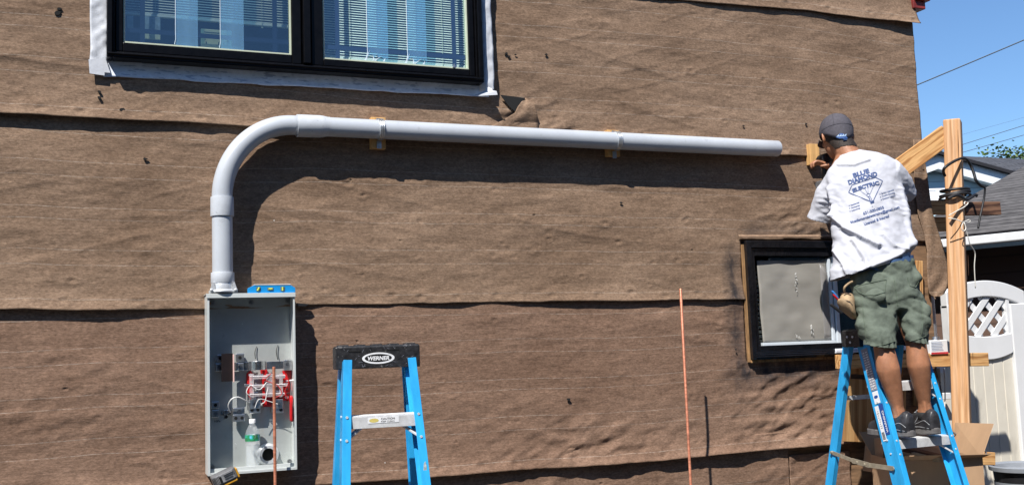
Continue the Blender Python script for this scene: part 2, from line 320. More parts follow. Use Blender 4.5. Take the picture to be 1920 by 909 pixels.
def felt(name, bottom, topz, lift, x0, x1, seed, ybase=.004, ztop_line=None, lab=None):
    dx, dz = .0105, .0075
    xs = np.arange(x0, x1+dx*.5, dx); xs[-1] = x1; zb = interp(bottom, xs)+vnoise(xs*3.1, xs*0+seed, seed)*.004+vnoise(xs*11, xs*0, seed+1)*.0016
    nz = int((topz-zb.min())/dz); t = np.linspace(0, 1, nz+1)
    X = np.repeat(xs[:, None], nz+1, 1); Z = zb[:, None]+(topz-zb[:, None])*t[None, :]; V = Z-zb[:, None]
    lf = interp(lift, xs)[:, None]*(1+.25*vnoise(xs*6, xs*0, seed+2)[:, None])
    Y = ybase+.005*np.exp(-V/.08)+lf*np.exp(-(V/.040)**1.1)
    Y = Y+.0052*vnoise(X*1.7+3, Z*5.5+X*.8, seed+3)+.0030*vnoise(X*4.3, Z*13+X*2.2, seed+4)+.0016*vnoise(X*11, Z*29-X*3, seed+5)+.0006*vnoise(X*30, Z*70, seed+6)
    for kx, kz, sk_, am_, wd_ in ((1.1, 7.5, 1.6, .0030, 11), (2.6, 12, -3.2, .0022, 9), (.7, 4.2, .4, .0034, 14)):   # long sharp creases
        c_ = vnoise(X*kx+kz, Z*kz+X*sk_, seed+10+int(kz)); msk = np.clip(vnoise(X*1.3+kz, Z*2.1, seed+20+int(kz))*2.2, 0, 1)
        Y = Y+am_*np.exp(-np.abs(c_)*wd_)*msk
    for gx, gz, rx, rz, am in GUST:                    # places where the sheet sags in diagonal wrinkles
        wgt = np.exp(-((X-gx)/rx)**2-((Z-gz)/rz)**2)
        Y = Y+am*wgt*(vnoise((X*.9+Z*1.6)*8, (Z-X*.45)*22, seed+7)+.5*vnoise((X+Z)*15, (Z-X*.5)*40, seed+8))
    for qx, qz, qr, qd, sk in dimples:
        if qx < x0-.1 or qx > x1+.1 or qz < zb.min()-.1 or qz > topz+.1: continue
        i0 = max(0, int((qx-5*qr-x0)/dx)); i1 = min(len(xs), int((qx+5*qr-x0)/dx)+2)
        a_, c_ = X[i0:i1]-qx, Z[i0:i1]-qz; r2 = (a_/1.7)**2+(c_-a_*sk*.4)**2
        Y[i0:i1] += -qd*np.exp(-r2/qr**2)+.6*qd*np.exp(-((np.sqrt(r2)-1.9*qr)/qr)**2)
    Y = np.maximum(Y, .0015+.0*X)
    st = np.zeros_like(X)
    dl = np.clip(1-np.abs(X-(W2['x0']-.075))/.085, 0, 1)*np.clip((Z-(W2['z0']-.25))/.2, 0, 1)*np.clip((W2['z1']+.0-Z)/.08, 0, 1)
    db = np.clip(1-np.abs(Z-(W2['z0']-.07))/.13, 0, 1)*np.clip((X-W2['x0']+.2)/.15, 0, 1)
    dt = np.clip(1-np.abs(Z-(W2['z1']+.06))/.08, 0, 1)*np.clip((X-W2['x0']+.1)/.15, 0, 1)*.5
    st = np.maximum(np.maximum(dl, db), dt)
    st = np.maximum(st, .55*np.clip(1-np.hypot((X-4.45)/.4, (Z-2.72)/.13), 0, 1))
    nx_ = len(xs); nv = nz+1
    co = np.stack([X, -Y, Z], -1).reshape(-1, 3)
    ii, jj = np.meshgrid(np.arange(nx_-1), np.arange(nz), indexing='ij')
    cx = (X[:-1, :-1]+X[1:, 1:])/2; cz = (Z[:-1, :-1]+Z[1:, 1:])/2; keep = np.ones_like(cx, bool)
    for h in HOLES: keep &= ~((cx > h[0]) & (cx < h[1]) & (cz > h[2]) & (cz < h[3]))
    a = (ii*nv+jj)[keep]; F = np.stack([a, a+nv, a+nv+1, a+1], -1)
    me = bpy.data.meshes.new(name); me.vertices.add(len(co)); me.vertices.foreach_set('co', co.ravel())
    me.loops.add(F.size); me.loops.foreach_set('vertex_index', F.ravel()); me.polygons.add(len(F))
    me.polygons.foreach_set('loop_start', np.arange(len(F))*4); me.polygons.foreach_set('loop_total', np.full(len(F), 4))
    me.update(calc_edges=True); uvl = me.uv_layers.new(name='UVMap')
    uvs = np.stack([X, V], -1).reshape(-1, 2)[F.ravel()]; uvl.data.foreach_set('uv', uvs.ravel())
    at__ = me.attributes.new('stain', 'FLOAT', 'POINT'); at__.data.foreach_set('value', st.ravel())
    o = link(name, me, M_felt2 if seed >= 24 else M_felt, house, 2)
    so_ = o.modifiers.new('thickness', 'SOLIDIFY'); so_.thickness = .0018; so_.offset = 0
    return o
XL = -1.9
zt = lambda s_: max(p[1] for p in s_)+.07
felt('tar_paper_sheet', s0, 4.6, lifts[0], XL, CX+.03, 21, .012)
felt('tar_paper_sheet', s1, zt(s0), lifts[1], XL, CX+.002, 22, .009)
felt('tar_paper_sheet', s2, zt(s1), lifts[2], XL, CX+.006, 23, .006)
felt('tar_paper_sheet', s3, zt(s2), lifts[3], XL, at(1592, 760, 0).x, 24, .003)
e = [(XL, .15), (CX, .15)]
felt('tar_paper_sheet', e, zt(s3), [(0, .01), (5, .01)], XL, at(1477, 860, 0).x, 25, .0025)
felt('tar_paper_sheet', e, at(1530, 848, 0).z, [(0, .01), (5, .01)], at(1478, 860, 0).x, at(1592, 860, 0).x, 26, .006)
def patch(name, rows, Yf, nu=10, mat=None, parent=None, thick=.0018, sub=3):   # sheet spanned between left and right edge pixels
    r_ = []
    for k in range((len(rows)-1)*sub+1):
        f_ = k/sub; i = min(int(f_), len(rows)-2); q = f_-i; r_.append([rows[i][c]*(1-q)+rows[i+1][c]*q for c in range(3)])
    G = []
    for k, (y, l, r) in enumerate(r_):
        G.append([at(l+(r-l)*u/nu, y, Yf(u/nu, k/(len(r_)-1))) for u in range(nu+1)])
    m = MB(); V = [[m.bm.verts.new(p) for p in row] for row in G]
    for a, b in zip(V, V[1:]):
        for k in range(nu): m.bm.faces.new((a[k], a[k+1], b[k+1], b[k]))
    uvl = m.bm.loops.layers.uv.new('UVMap')
    for f in m.bm.faces:
        for lp in f.loops: lp[uvl].uv = (lp.vert.co.x, lp.vert.co.z-1.9)
    o = m.build(name, mat or M_felt, parent or house, 2, recalc=False)
    so_ = o.modifiers.new('thickness', 'SOLIDIFY'); so_.thickness = thick; so_.offset = 0; return o
# loose end of the sheet wrapping past the corner
patch('tar_paper_flap', [(262, 1712, 1726), (291, 1712, 1733), (330, 1714, 1739), (370, 1717, 1744), (400, 1721, 1749), (440, 1733, 1761), (470, 1738, 1771), (495, 1738, 1777), (520, 1739, 1778), (540, 1740, 1776), (551, 1743, 1770), (556, 1748, 1761)],
      lambda u, v: -.016-.006*min(1, v*4)-.004*math.sin(v*11+u*4)-.002*math.sin(v*41+u*6)-.003*math.sin(u*9+v*23), 12)
# the torn tongue of paper under the window corner
patch('torn_paper', [(184, 983, 986), (192, 977, 996), (200, 971, 1003), (212, 965, 1007), (225, 944, 1009), (234, 925, 1010), (244, 905, 1010)],
      lambda u, v: -.016-.028*math.sin(min(1, v*1.35)*math.pi)*(.35+.65*u)-.002*math.sin(u*9+v*7), 14)
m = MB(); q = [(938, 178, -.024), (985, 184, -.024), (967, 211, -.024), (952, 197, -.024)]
m.prism([at(*t) for t in q], (0, .002, 0)); m.build('torn_gap_shade', pm('torn_black', (.01, .01, .01), .95), house)  # black plate stands in for the shade in the gap behind the tongue
# small rips in the sheet, each a curled flap over a dark slit
M_rip = MATS['torn_black']
for px, py, s_ in ((108, 26, 9), (112, 17, 5), (1025, 102, 5), (950, 101, 5), (955, 106, 4), (967, 103, 3), (1066, 748, 5), (228, 205, 6), (186, 172, 5), (186, 183, 5), (272, 298, 5), (185, 217, 5), (1165, 380, 4), (1395, 236, 3), (1512, 232, 4), (1380, 655, 3), (1402, 596, 3)):
    if px > 1390 and 440 < py < 690: continue
    rg = random.Random(px); m = MB(); c = at(px, py, -.0225 if py < 290 else -.0195); k = s_*.0024
    pts = []
    for j in range(7):
        an = j/7*2*math.pi; rad = k*rg.uniform(.35, 1); pts.append(c+Vector((rad*math.cos(an)*1.1, 0, rad*math.sin(an)*.7)))
    m.prism(pts, (0, .006, 0)); m.build('rip', M_rip, house)

# ---- flashing tape round the big window
M_tape = pm('flashing_tape', (.58, .60, .64), .38, var=.05, scale=30, bump=.5, bscale=28)
wx0, wx1, wz0 = W1['x0'], W1['x1'], W1['z0']
win = thing('window', 'wide black double casement window with white blinds and flashing tape', 'window', ((wx0+wx1)/2, 0, wz0))
del win['label'], win['category']; par(win, house, Matrix.Translation(Vector(win.location))); 
def sheet_xz(name, f, nx_, nz_, mat, parent, thick=.001, sm=2):
    m = MB(); V = [[m.bm.verts.new(f(i/nx_, j/nz_)) for j in range(nz_+1)] for i in range(nx_+1)]
    for i in range(nx_):
        for j in range(nz_): m.bm.faces.new((V[i][j], V[i+1][j], V[i+1][j+1], V[i][j+1]))
    o = m.build(name, mat, parent, sm, recalc=False)
    if thick: s_ = o.modifiers.new('thickness', 'SOLIDIFY'); s_.thickness = thick; s_.offset = 0
    return o
tl = at(168, 130, -.03).x; tr = at(922, 100, -.03).x
zb_l, zb_r = at(200, 143, -.03).z, at(922, 182, -.03).z
rt_ = random.Random(5)
n1 = lambda x, y, s_=0: float(vnoise(np.array([x]), np.array([y]), 40+s_)[0])
def ftl(u, v):
    x = tl+(wx0+.004-tl)*u; z = at(180, 118, -.03).z+(4.5-2.95)*v
    return Vector((x+n1(v*22, 0)*.004*(1-u), -.024-.004*n1(u*4, v*60)-.004*n1(v*33, u), z))
sheet_xz('flashing_tape', ftl, 8, 200, M_tape, win)
def ftr(u, v):
    x = wx1-.004+(tr-wx1+.004)*u; z = zb_r+.03+(4.5-2.95)*v
    return Vector((x+n1(v*14, 3)*.004*u, -.022-.028*min(1, u*3)-.003*n1(u*4, v*50, 1), z))
sheet_xz('flashing_tape', ftr, 8, 200, M_tape, win)
def fb(u, v):
    x = wx0-.012+(tr-.01-wx0)*u; zb = zb_l+(zb_r-zb_l)*u+n1(u*23, 1)*.003; z = zb+(wz0+.006-zb)*v
    return Vector((x, -.019-.0015*n1(u*45, v*3, 2)-.0015*n1(u*12, v*2, 4)-.004*(1-v)**3, z))
M_tapep = pm('printed_tape', (.76, .82, .92), .4, var=.06, scale=30, bump=.4, bscale=22)
# faint blue-grey manufacturer print: rows of short dashes in the tape
n = M_tapep.node_tree; b = n.nodes['Principled BSDF']; src = b.inputs['Base Color'].links[0].from_socket
tcn = n.nodes.new('ShaderNodeTexCoord'); mpn = n.nodes.new('ShaderNodeMapping'); mpn.inputs['Scale'].default_value = (14, 1, 62); n.links.new(tcn.outputs['Object'], mpn.inputs[0])
nn = n.nodes.new('ShaderNodeTexNoise'); nn.inputs['Scale'].default_value = 1.2; nn.inputs['Detail'].default_value = 3; n.links.new(mpn.outputs[0], nn.inputs['Vector'])
rp = n.nodes.new('ShaderNodeValToRGB'); rp.color_ramp.elements[0].position = .56; rp.color_ramp.elements[1].position = .62; rp.color_ramp.elements[1].color = (.55, .55, .55, 1); n.links.new(nn.outputs[0], rp.inputs[0])
rp.color_ramp.elements[0].color = (0, 0, 0, 1)
mx = n.nodes.new('ShaderNodeMix'); mx.data_type = 'RGBA'; n.links.new(rp.outputs[0], mx.inputs[0]); n.links.new(src, mx.inputs[6]); mx.inputs[7].default_value = (.16, .24, .4, 1); n.links.new(mx.outputs[2], b.inputs['Base Color'])
sheet_xz('flashing_tape', fb, 260, 8, M_tapep, win)
m = MB(); c = [at(166, 112, -.036), at(197, 108, -.036), at(207, 137, -.036), at(196, 136, -.036), at(196, 142, -.036), at(168, 138, -.036)]
m.prism(c, (0, .003, 0)); o = m.build('tape_corner', M_tape, win)
m = MB(); c = [at(884, 181, -.040), at(906, 172, -.048), at(914, 163, -.052), at(922, 166, -.060), at(924, 170, -.068), at(931, 171, -.082), at(933, 178, -.084)]
m.prism(c, (0, .003, 0)); o = m.build('tape_corner', M_tape, win)

# ---- big window
M_blk = pm('black_vinyl', (.004, .004, .005), .3, var=.2, scale=30, rvar=.08, spec=.14)
zt1 = W1['z1']
def frame(m, x0, x1, z0, z1, t, y0, y1):
    tl_, tr_, tb, tt = t if isinstance(t, tuple) else (t,)*4
    m.bx(x0, x0+tl_, y0, y1, z0, z1); m.bx(x1-tr_, x1, y0, y1, z0, z1); m.bx(x0+tl_, x1-tr_, y0, y1, z0, z0+tb); m.bx(x0+tl_, x1-tr_, y0, y1, z1-tt, z1)
m = MB(); frame(m, wx0, wx1, wz0, zt1, .024, -.086, .05); frame(m, wx0+.024, wx1-.024, wz0+.024, zt1-.024, .010, -.066, .05)
xm0 = at(566, 60, -.06).x; xm1 = at(583, 60, -.06).x
m.bx(xm0+.004, xm1-.004, -.080, .05, wz0+.036, zt1-.036); m.build('frame', M_blk, win, bevel=.004)
# a moulded nosing running along the sill
m = MB(); m.tube([(wx0+.004, -.088, wz0+.016), (wx1-.004, -.088, wz0+.016)], .006, 8); m.build('sill_nosing', M_blk, win, True)
M_glass = bpy.data.materials.new('window_glass'); M_glass.use_nodes = True; n = M_glass.node_tree; n.nodes.clear()
out = n.nodes.new('ShaderNodeOutputMaterial'); mxs = n.nodes.new('ShaderNodeMixShader'); tr2 = n.nodes.new('ShaderNodeBsdfTransparent'); gl = n.nodes.new('ShaderNodeBsdfGlossy')
tr2.inputs[0].default_value = (.80, .92, .92, 1); gl.inputs['Roughness'].default_value = .01; gl.inputs[0].default_value = (.8, .92, 1, 1)
lw = n.nodes.new('ShaderNodeLayerWeight'); lw.inputs[0].default_value = .35; mr = n.nodes.new('ShaderNodeMapRange'); mr.inputs[3].default_value = .10; mr.inputs[4].default_value = .8
n.links.new(lw.outputs['Fresnel'], mr.inputs[0]); n.links.new(mr.outputs[0], mxs.inputs[0]); n.links.new(tr2.outputs[0], mxs.inputs[1]); n.links.new(gl.outputs[0], mxs.inputs[2]); n.links.new(mxs.outputs[0], out.inputs[0])
M_grille = pm('navy_grille', (.012, .028, .085), .5, var=.05)
M_cream = pm('cream_spacer', (.5, .55, .42), .5, var=.05)
def film_material():
    m = bpy.data.materials.new('protective_film'); m.use_nodes = True; n = m.node_tree; n.nodes.clear()
    out = n.nodes.new('ShaderNodeOutputMaterial'); a = n.nodes.new('ShaderNodeMixShader'); t = n.nodes.new('ShaderNodeBsdfTransparent'); d = n.nodes.new('ShaderNodeBsdfPrincipled')
    d.inputs['Base Color'].default_value = (.36, .62, .85, 1); d.inputs['Roughness'].default_value = .4; t.inputs[0].default_value = (.7, .9, 1, 1)
    no = n.nodes.new('ShaderNodeTexNoise'); no.inputs['Scale'].default_value = 3; mr = n.nodes.new('ShaderNodeMapRange'); mr.inputs[3].default_value = .13; mr.inputs[4].default_value = .22
    n.links.new(no.outputs[0], mr.inputs[0]); n.links.new(mr.outputs[0], a.inputs[0]); n.links.new(t.outputs[0], a.inputs[1]); n.links.new(d.outputs[0], a.inputs[2]); n.links.new(a.outputs[0], out.inputs[0]); return m
M_film = film_material()
M_filmedge = pm('film_fold', (.62, .74, .85), .4, var=.05)
sashes = []
for si, (ga, gb, oa, ob) in enumerate((((233, 80), (543, 104), 212, 563), ((606, 110), (873, 131), 586, 896))):
    sh = thing('sash', '', '', (0, 0, 0)); del sh['label'], sh['category']
    x0 = at(ga[0], 60, -.03).x; x1 = at(gb[0], 60, -.03).x; z0 = (at(*ga, -.03).z+at(*gb, -.03).z)/2
    X0 = wx0+.034 if si == 0 else xm1; X1 = xm0 if si == 0 else wx1-.034
    WMl = Vector(((x0+x1)/2, -.03, z0)); sh.location = WMl; par(sh, win, Matrix.Translation(WMl))
    # a sash counts as one sub-part: its frame; panes and grilles hang on the window
    m = MB(); zb0 = wz0+.034; zt0 = zt1-.034
    m.bx(X0+.002, x0-.006, -.056, -.006, zb0+.002, zt0-.002); m.bx(x1+.006, X1-.002, -.056, -.006, zb0+.002, zt0-.002)
    m.bx(x0-.006, x1+.006, -.056, -.006, zb0+.002, z0-.006); m.bx(x0-.006, x1+.006, -.056, -.006, zt0-.07, zt0-.002)
    fr = m.build('sash', M_blk, None, bevel=.004); bpy.data.objects.remove(sh); fr.name = 'sash'; par(fr, win)
    m = MB(); frame(m, x0-.005, x1+.005, z0-.005, zt0-.066, .0075, -.046, -.012); m.build('glazing_bead', M_cream, win, bevel=.001)
    m = MB(); m.poly([(x0, -.030, z0), (x1, -.030, z0), (x1, -.030, zt0-.07), (x0, -.030, zt0-.07)]); m.build('glass', M_glass, win)
    m = MB()
    for gx in ((267, 515) if si == 0 else (632, 850)):
        q = at(gx, 60, -.02).x; m.bx(q-.0105, q+.0105, -.0255, -.021, z0, zt0-.07)
    zg = z0+.062; m.bx(x0, x1, -.0265, -.022, zg-.0105, zg+.0105); m.build('grille', M_grille, win)
    for (fa, fb_) in (((329, 371), (413, 457)) if si == 0 else ((688, 727), (763, 799))):
        m = MB(); q0 = at(fa, 60, -.034).x; q1 = at(fb_, 60, -.034).x; zz = z0+(.02 if si else .004); rg = random.Random(fa); top = zt0-.08
        pts = [(q0, -.0335, zz)]; k = 9
        for j in range(1, k): pts.append((q0+(q1-q0)*j/k, -.0335, zz+rg.uniform(-.004, .02)*(1 if si else .2)))
        pts += [(q1, -.0335, zz), (q1, -.0335, top), (q0, -.0335, top)]
        m.prism(pts, (0, .0006, 0)); m.build('protective_film', M_film, win)
        m = MB(); m.tube([(q0, -.0345, top), (q0, -.0345, zz+.06), (q0+.001, -.0345, zz+.03), (q0-.004, -.035, zz+.004)], .0016, 6)
        if si:                                          # torn tips of the film at the bottom
            for (dx0, h, dx1) in ((-.012, .05, .012), (.03, .026, .028), (.034, .026, .07), (.08, .018, .09)):
                m.prism([(q0+dx0-.004, -.035, z0+.008), (q0+dx0+.006, -.035, z0+.008), (q0+dx1, -.036, z0+.008+h)], (0, .0008, 0))
        m.build('film_fold', M_filmedge, win)
M_alu = pm('latch_metal', (.6, .6, .6), .3, metal=.9, var=.05)
m = MB(); q = at(852, 124, -.06); m.prism([q+Vector((-.008, 0, -.008)), q+Vector((.009, 0, -.008)), q+Vector((0, 0, .012))], (0, .01, 0)); m.build('latch', M_alu, win)
# ---- blinds and the things behind the panes
M_blind = pm('blind_vinyl', (.80, .84, .78), .5, var=.05)
for si, (xa, xb, zr_l) in enumerate(((235, 543, at(390, 40, .04).z), (609, 872, at(740, 119, .04).z))):
    X0 = at(xa, 60, .03).x; X1 = at(xb, 60, .03).x
    t = thing('window_blind', 'white mini blind stopping a little above the sill in the left window pane' if si == 0 else 'white mini blind lowered to the sill in the right window pane', 'blind', ((X0+X1)/2, .04, zr_l), 'mini blinds')
    m = MB(); z = zr_l+.016; i = 0
    sa = math.radians(38)
    while z < 4.2:
        c, s_ = math.cos(sa)*.0072, math.sin(sa)*.0072
        m.poly([(X0, .04-c, z-s_), (X1, .04-c, z-s_), (X1, .04, z+.0015), (X0, .04, z+.0015)]); m.poly([(X0, .04, z+.0015), (X1, .04, z+.0015), (X1, .04+c, z+s_), (X0, .04+c, z+s_)]); z += .0123
    m.build('slats', M_blind, t, recalc=False)
    m = MB(); m.bx(X0, X1, .030, .048, zr_l-.004, zr_l+.009); m.build('bottom_rail', pm('rail_white', (.85, .88, .80), .5, var=.03), t, bevel=.002)
    for px in ((291, 491) if si == 0 else (655, 828)):
        q = at(px, 40, .028).x; zz = zr_l-.012 if si == 0 else zr_l
        m = MB(); m.tube([(q, .026, 4.2), (q, .026, zz), (q+.004, .026, zz-.006)], .0012, 6); m.ell((q+.002, .026, zz-.004), (.006, .004, .003)); m.build('pull_cord', M_cream, t)
sill = MB(); sill.bx(wx0+.03, wx1-.03, -.004, .30, wz0+.0, at(405, 101, .0).z); o = sill.build('window_sill', pm('sill_paint', (.22, .3, .26), .6), house)
m = MB(); q0 = at(377, 90, .0); q1 = at(435, 90, .0); zz = wz0+.031; cz0, cz1 = at(405, 100, 0).z+.001, at(405, 56, 0).z; m.bx(q0.x, q1.x, .0, .02, cz0, cz1); 
cb = m.build('carton', pm('yellow_carton', (.68, .70, .48), .7, var=.05), None, bevel=.003); tag(cb, 'pale yellow carton with dark print standing on the sill behind glass', 'carton')
m = MB(); dk = pm('carton_ink', (.08, .12, .10), .8)
for (a, b, c, d) in ((.12, .55, .02, .04), (.15, .40, .03, .10), (.35, .66, .35, .03), (.55, .40, .03, .12), (.72, .44, .025, .1), (.80, .7, .14, .02), (.1, .86, .5, .02), (.86, .55, .02, .14)):
    m.box((q0.x+(q1.x-q0.x)*(a+c/2), -.0012, cz0+(cz1-cz0)*b), ((q1.x-q0.x)*c, .002, (cz1-cz0)*d))
m.build('print', dk, cb)
M_poster = pm('poster_paper', (.32, .42, .5), .7, var=.25, scale=25)
for (a, b, c, d, lab) in ((268, 301, 33, 57, 'blue grey printed card standing behind the left window pane'), (268, 301, 60, 73, 'small cream printed strip lying below the card behind the left pane'), (238, 250, 30, 54, 'small pale bottle shape standing at the far left behind the pane')):
    p0 = at(a, d, .02); p1 = at(b, c, .02); m = MB(); m.bx(p0.x, p1.x, .02, .026, p0.z, p1.z)
    mm = M_poster if c != 60 else MATS['yellow_carton']
    o = m.build('card' if c != 30 else 'bottle', mm, None, bevel=.002); tag(o, lab, 'card' if c != 30 else 'bottle')
m = MB(); m.bx(wx0+.03, xm0, .262, .30, at(405, 101, .0).z+.001, zz+.31); o = m.build('storage_bin', pm('bin_blue', (.03, .07, .15), .5, var=.2), None, bevel=.01); tag(o, 'low dark blue bin behind the cards on the window sill', 'bin')

# ---- small window
x0, x1, z0, z1 = W2['x0'], W2['x1'], W2['z0'], W2['z1']
w2 = thing('window', '', '', ((x0+x1)/2, 0, z0)); del w2['label'], w2['category']; par(w2, house, Matrix.Translation(Vector(w2.location)))
w2['label'] = 'small window in wet black frame'
M_wet = pm('wet_black_coating', (.008, .008, .010), .16, var=.2, bump=1.0, bscale=45, rvar=.12, spec=.6)
m = MB(); frame(m, x0, x1, z0, z1, (.030, .03, .045, .040), -.05, .05); frame(m, x0+.030, x1-.03, z0+.045, z1-.040, (.028, .02, .03, .045), -.036, .05)
for k in range(3): m.tube([(x0+.02, -.052+.003*k, z0+.014+.010*k), (x1-.02, -.052+.003*k, z0+.014+.010*k)], .0055, 8)
m.build('frame', M_wet, w2, bevel=.005)
m = MB(); m.bar((x0-.007, -.018, z0-.012), (x0-.007, -.018, z1-.02), .014, .012, (1, 0, 0)); m.bx(x0, x1-.2, -.03, .02, z0-.016, z0-.002)
m.build('wood_edge', pm('raw_pine', (.34, .19, .08), .8, var=.3, scale=14, stretch=(6, 6, .6), bump=.3), w2)
zg0 = at(1480, 640, -.01).z; zg1 = at(1480, 488, -.01).z; xg0 = at(1424, 560, -.01).x; xg1 = at(1553, 560, -.01).x
M_wv = pm('white_vinyl', (.62, .68, .74), .4, var=.05)
m = MB(); m.bx(xg0-.004, xg1+.02, -.028, .03, zg0-.022, zg0-.002); m.bx(xg1+.002, xg1+.02, -.026, .03, zg0-.001, zg1+.008); m.bx(xg1+.03, xg1+.055, -.032, .03, zg0-.03, zg1+.02)
frame(m, xg1+.056, x1-.05, zg0-.03, zg1+.02, .014, -.010, .03); m.build('sash', M_wv, w2, bevel=.002)
M_ply = bpy.data.materials.new('hazy_plastic'); M_ply.use_nodes = True; n = M_ply.node_tree; b = n.nodes['Principled BSDF']; b.inputs['Roughness'].default_value = .22
no = n.nodes.new('ShaderNodeTexNoise'); no.inputs['Scale'].default_value = 5; no.inputs['Detail'].default_value = 4; mp = n.nodes.new('ShaderNodeMapping'); mp.inputs['Scale'].default_value = (1, 1, 3); tc = n.nodes.new('ShaderNodeTexCoord')
n.links.new(tc.outputs['Object'], mp.inputs[0]); n.links.new(mp.outputs[0], no.inputs['Vector']); r_ = n.nodes.new('ShaderNodeValToRGB'); r_.color_ramp.elements[0].color = (.24, .23, .205, 1); r_.color_ramp.elements[1].color = (.38, .365, .335, 1); n.links.new(no.outputs[0], r_.inputs[0]); n.links.new(r_.outputs[0], b.inputs['Base Color'])
b.inputs['Alpha'].default_value = .86
def fpl(u, v): return Vector((xg0+(xg1-xg0)*u, -.012-.003*n1(u*6, v*8, 5)-.007*n1(u*2+v*3, v*2-u*2, 6), zg0+(zg1-zg0)*v))
sheet_xz('plastic_sheet', fpl, 30, 40, M_ply, w2)
def fpl2(u, v): return Vector((xg1-.055+.05*u+.03*(1-v)*0, -.02-.012*math.sin(u*3.1)*v, zg0+.01+(zg1-zg0-.03)*v*(1-.12*u)))
sheet_xz('plastic_flap', fpl2, 6, 14, pm('pale_film', (.34, .33, .32), .25, alpha=.6, var=.05), w2)
M_shine = pm('tear_glint', (.75, .75, .72), .2, var=.3, scale=80)  # pale chips drawn as the highlights along tears in the plastic
m = MB(); pr_ = None; 
for (a, b) in (((1491, 513), (1494, 551)), ((1522, 610), (1524, 628)), ((1492, 628), (1500, 634))):
    m = MB()
    k = 7
    for j in range(k):
        c0 = at(a[0]+(b[0]-a[0])*j/k+rt_.uniform(-2, 2), a[1]+(b[1]-a[1])*j/k, -.026); m.box(c0, (rt_.uniform(.002, .007), .002, rt_.uniform(.006, .013)), Matrix.Rotation(rt_.uniform(-.8, .8), 3, 'Y'))
    m.build('tear_glint', M_shine, w2)
m = MB(); m.bx(x0+.2, x1-.06, .031, .034, zg0-.03, zg1+.02); m.build('glass', M_glass, w2)
# curtain slats faintly behind the sheet, sill film below
m = MB()
for k in range(16): m.bx(xg0, xg1, .06, .066, zg0+k*.026, zg0+k*.026+.017)
t = m.build('window_blind', M_blind, None); tag(t, 'closed grey blind behind the hazy plastic of the small window', 'blind', 'mini blinds')
def fsl(u, v): return Vector((at(1566, 655, -.06).x+(x1+.06-at(1566, 655, -.06).x)*u, -.055-.004*v-.002*n1(u*20, v*2, 7), at(1600, 662, -.06).z+.03*v))
sheet_xz('sill_film', fsl, 40, 4, M_tapep, w2)
# folded lap of paper over the small window
patch('paper_fold', [(440, 1384, 1702), (442, 1385, 1702), (444, 1387, 1702)], lambda u, v: -.026-.012*v-.002*math.sin(u*20), 24)
# ------------------------------------------------------------------ the conduit
M_pvc = pm('grey_pvc', (.46, .49, .53), .34, var=.04, scale=6, bump=.03, bscale=120, spec=.5)
M_pvcl = pm('pvc_fitting', (.52, .55, .59), .4, var=.06, scale=14, bump=.05, bscale=90)
PY = -.084
R_ = .0465
vx = (at(397, 470, PY).x+at(437, 470, PY).x)/2
A = at(590, 237, PY); B = at(1457, 279, PY)
hz = (A.z+B.z)/2
A = Vector((A.x, PY, A.z)); B = Vector((B.x, PY, B.z))
boxT = at(460, 548, -.12).z
elb = A.x-.10; vt = at(417, 372, PY).z; er = hz*0+A.z-vt
conduit = thing('electrical_conduit', 'long grey plastic conduit rising from the meter box and bending along the wall', 'pipe', (vx, PY, boxT))
m = MB(); rx = elb-vx
pts = [(vx, PY, vt-.02)]+[(vx+rx*(1-math.cos(t)), PY, vt+(A.z-vt)*math.sin(t)) for t in np.linspace(0, math.pi/2, 28)]+[(elb+.03, PY, A.z)]
m.tube(pts, R_*.985, 32); m.build('elbow', M_pvc, conduit, 2)
m = MB(); m.tube([(vx, PY, boxT+.05), (vx, PY, vt)], R_*.97, 32); m.build('riser_pipe', M_pvc, conduit, True)
def coupling(a, b, ra, rb, bell=False, name='coupling'):
    a = Vector(a); b = Vector(b); d = (b-a); m = MB(); pts = []; rr_ = []
    prof = [(0, ra*.93), (0, ra), (.02, ra*1.01), (.97, ra), (1, ra*.99), (1, rb)] if not bell else [(0, ra*.92), (0, ra), (.03, ra*1.01), (.70, ra*1.0), (.80, ra*.97), (.93, rb*1.01), (1, rb)]
    x = d.normalized(); y = Vector((0, 1, 0)); z = x.cross(y)
    rings = [[a+d*t+(y*math.cos(k/32*2*math.pi)+z*math.sin(k/32*2*math.pi))*r for k in range(32)] for t, r in prof]
    m.loft(rings); return m.build(name, M_pvcl, conduit, True)
coupling(at(556, 236, PY), at(618, 238, PY), R_*1.13, R_*.99, True)
coupling((vx, PY, at(417, 406, PY).z), (vx, PY, at(417, 370, PY).z), R_*1.10, R_*.98)
coupling((vx, PY, at(417, 531, PY).z), (vx, PY, at(417, 511, PY).z), R_*1.10, R_*.98)
m = MB(); n_ = 40; ra, ri = R_*.985, R_*.86
ax = (B-A).normalized(); yy = Vector((0, 1, 0)); zz_ = ax.cross(yy)
def ring(c, r): return [c+(yy*math.cos(k/n_*2*math.pi)+zz_*math.sin(k/n_*2*math.pi))*r for k in range(n_)]
m.loft([ring(A+ax*(i/20*(B-A).length), ra) for i in range(21)]+[ring(B+ax*.003, ra*.97), ring(B+ax*.003, ri), ring(B-ax*.3, ri)], True)
m.build('horizontal_pipe', M_pvc, conduit, True)
M_cast = pm('cast_zinc', (.62, .64, .66), .35, metal=.35, var=.08, bump=.2, bscale=60)
m = MB(); zc = at(417, 549, -.1).z
m.loft([[Vector((vx+math.cos(k/24*2*math.pi)*r, PY+math.sin(k/24*2*math.pi)*r, z)) for k in range(24)] for r, z in ((.058, zc), (.062, zc+.006), (.058, zc+.012), (.050, zc+.016), (.050, zc+.055), (.046, zc+.06))])
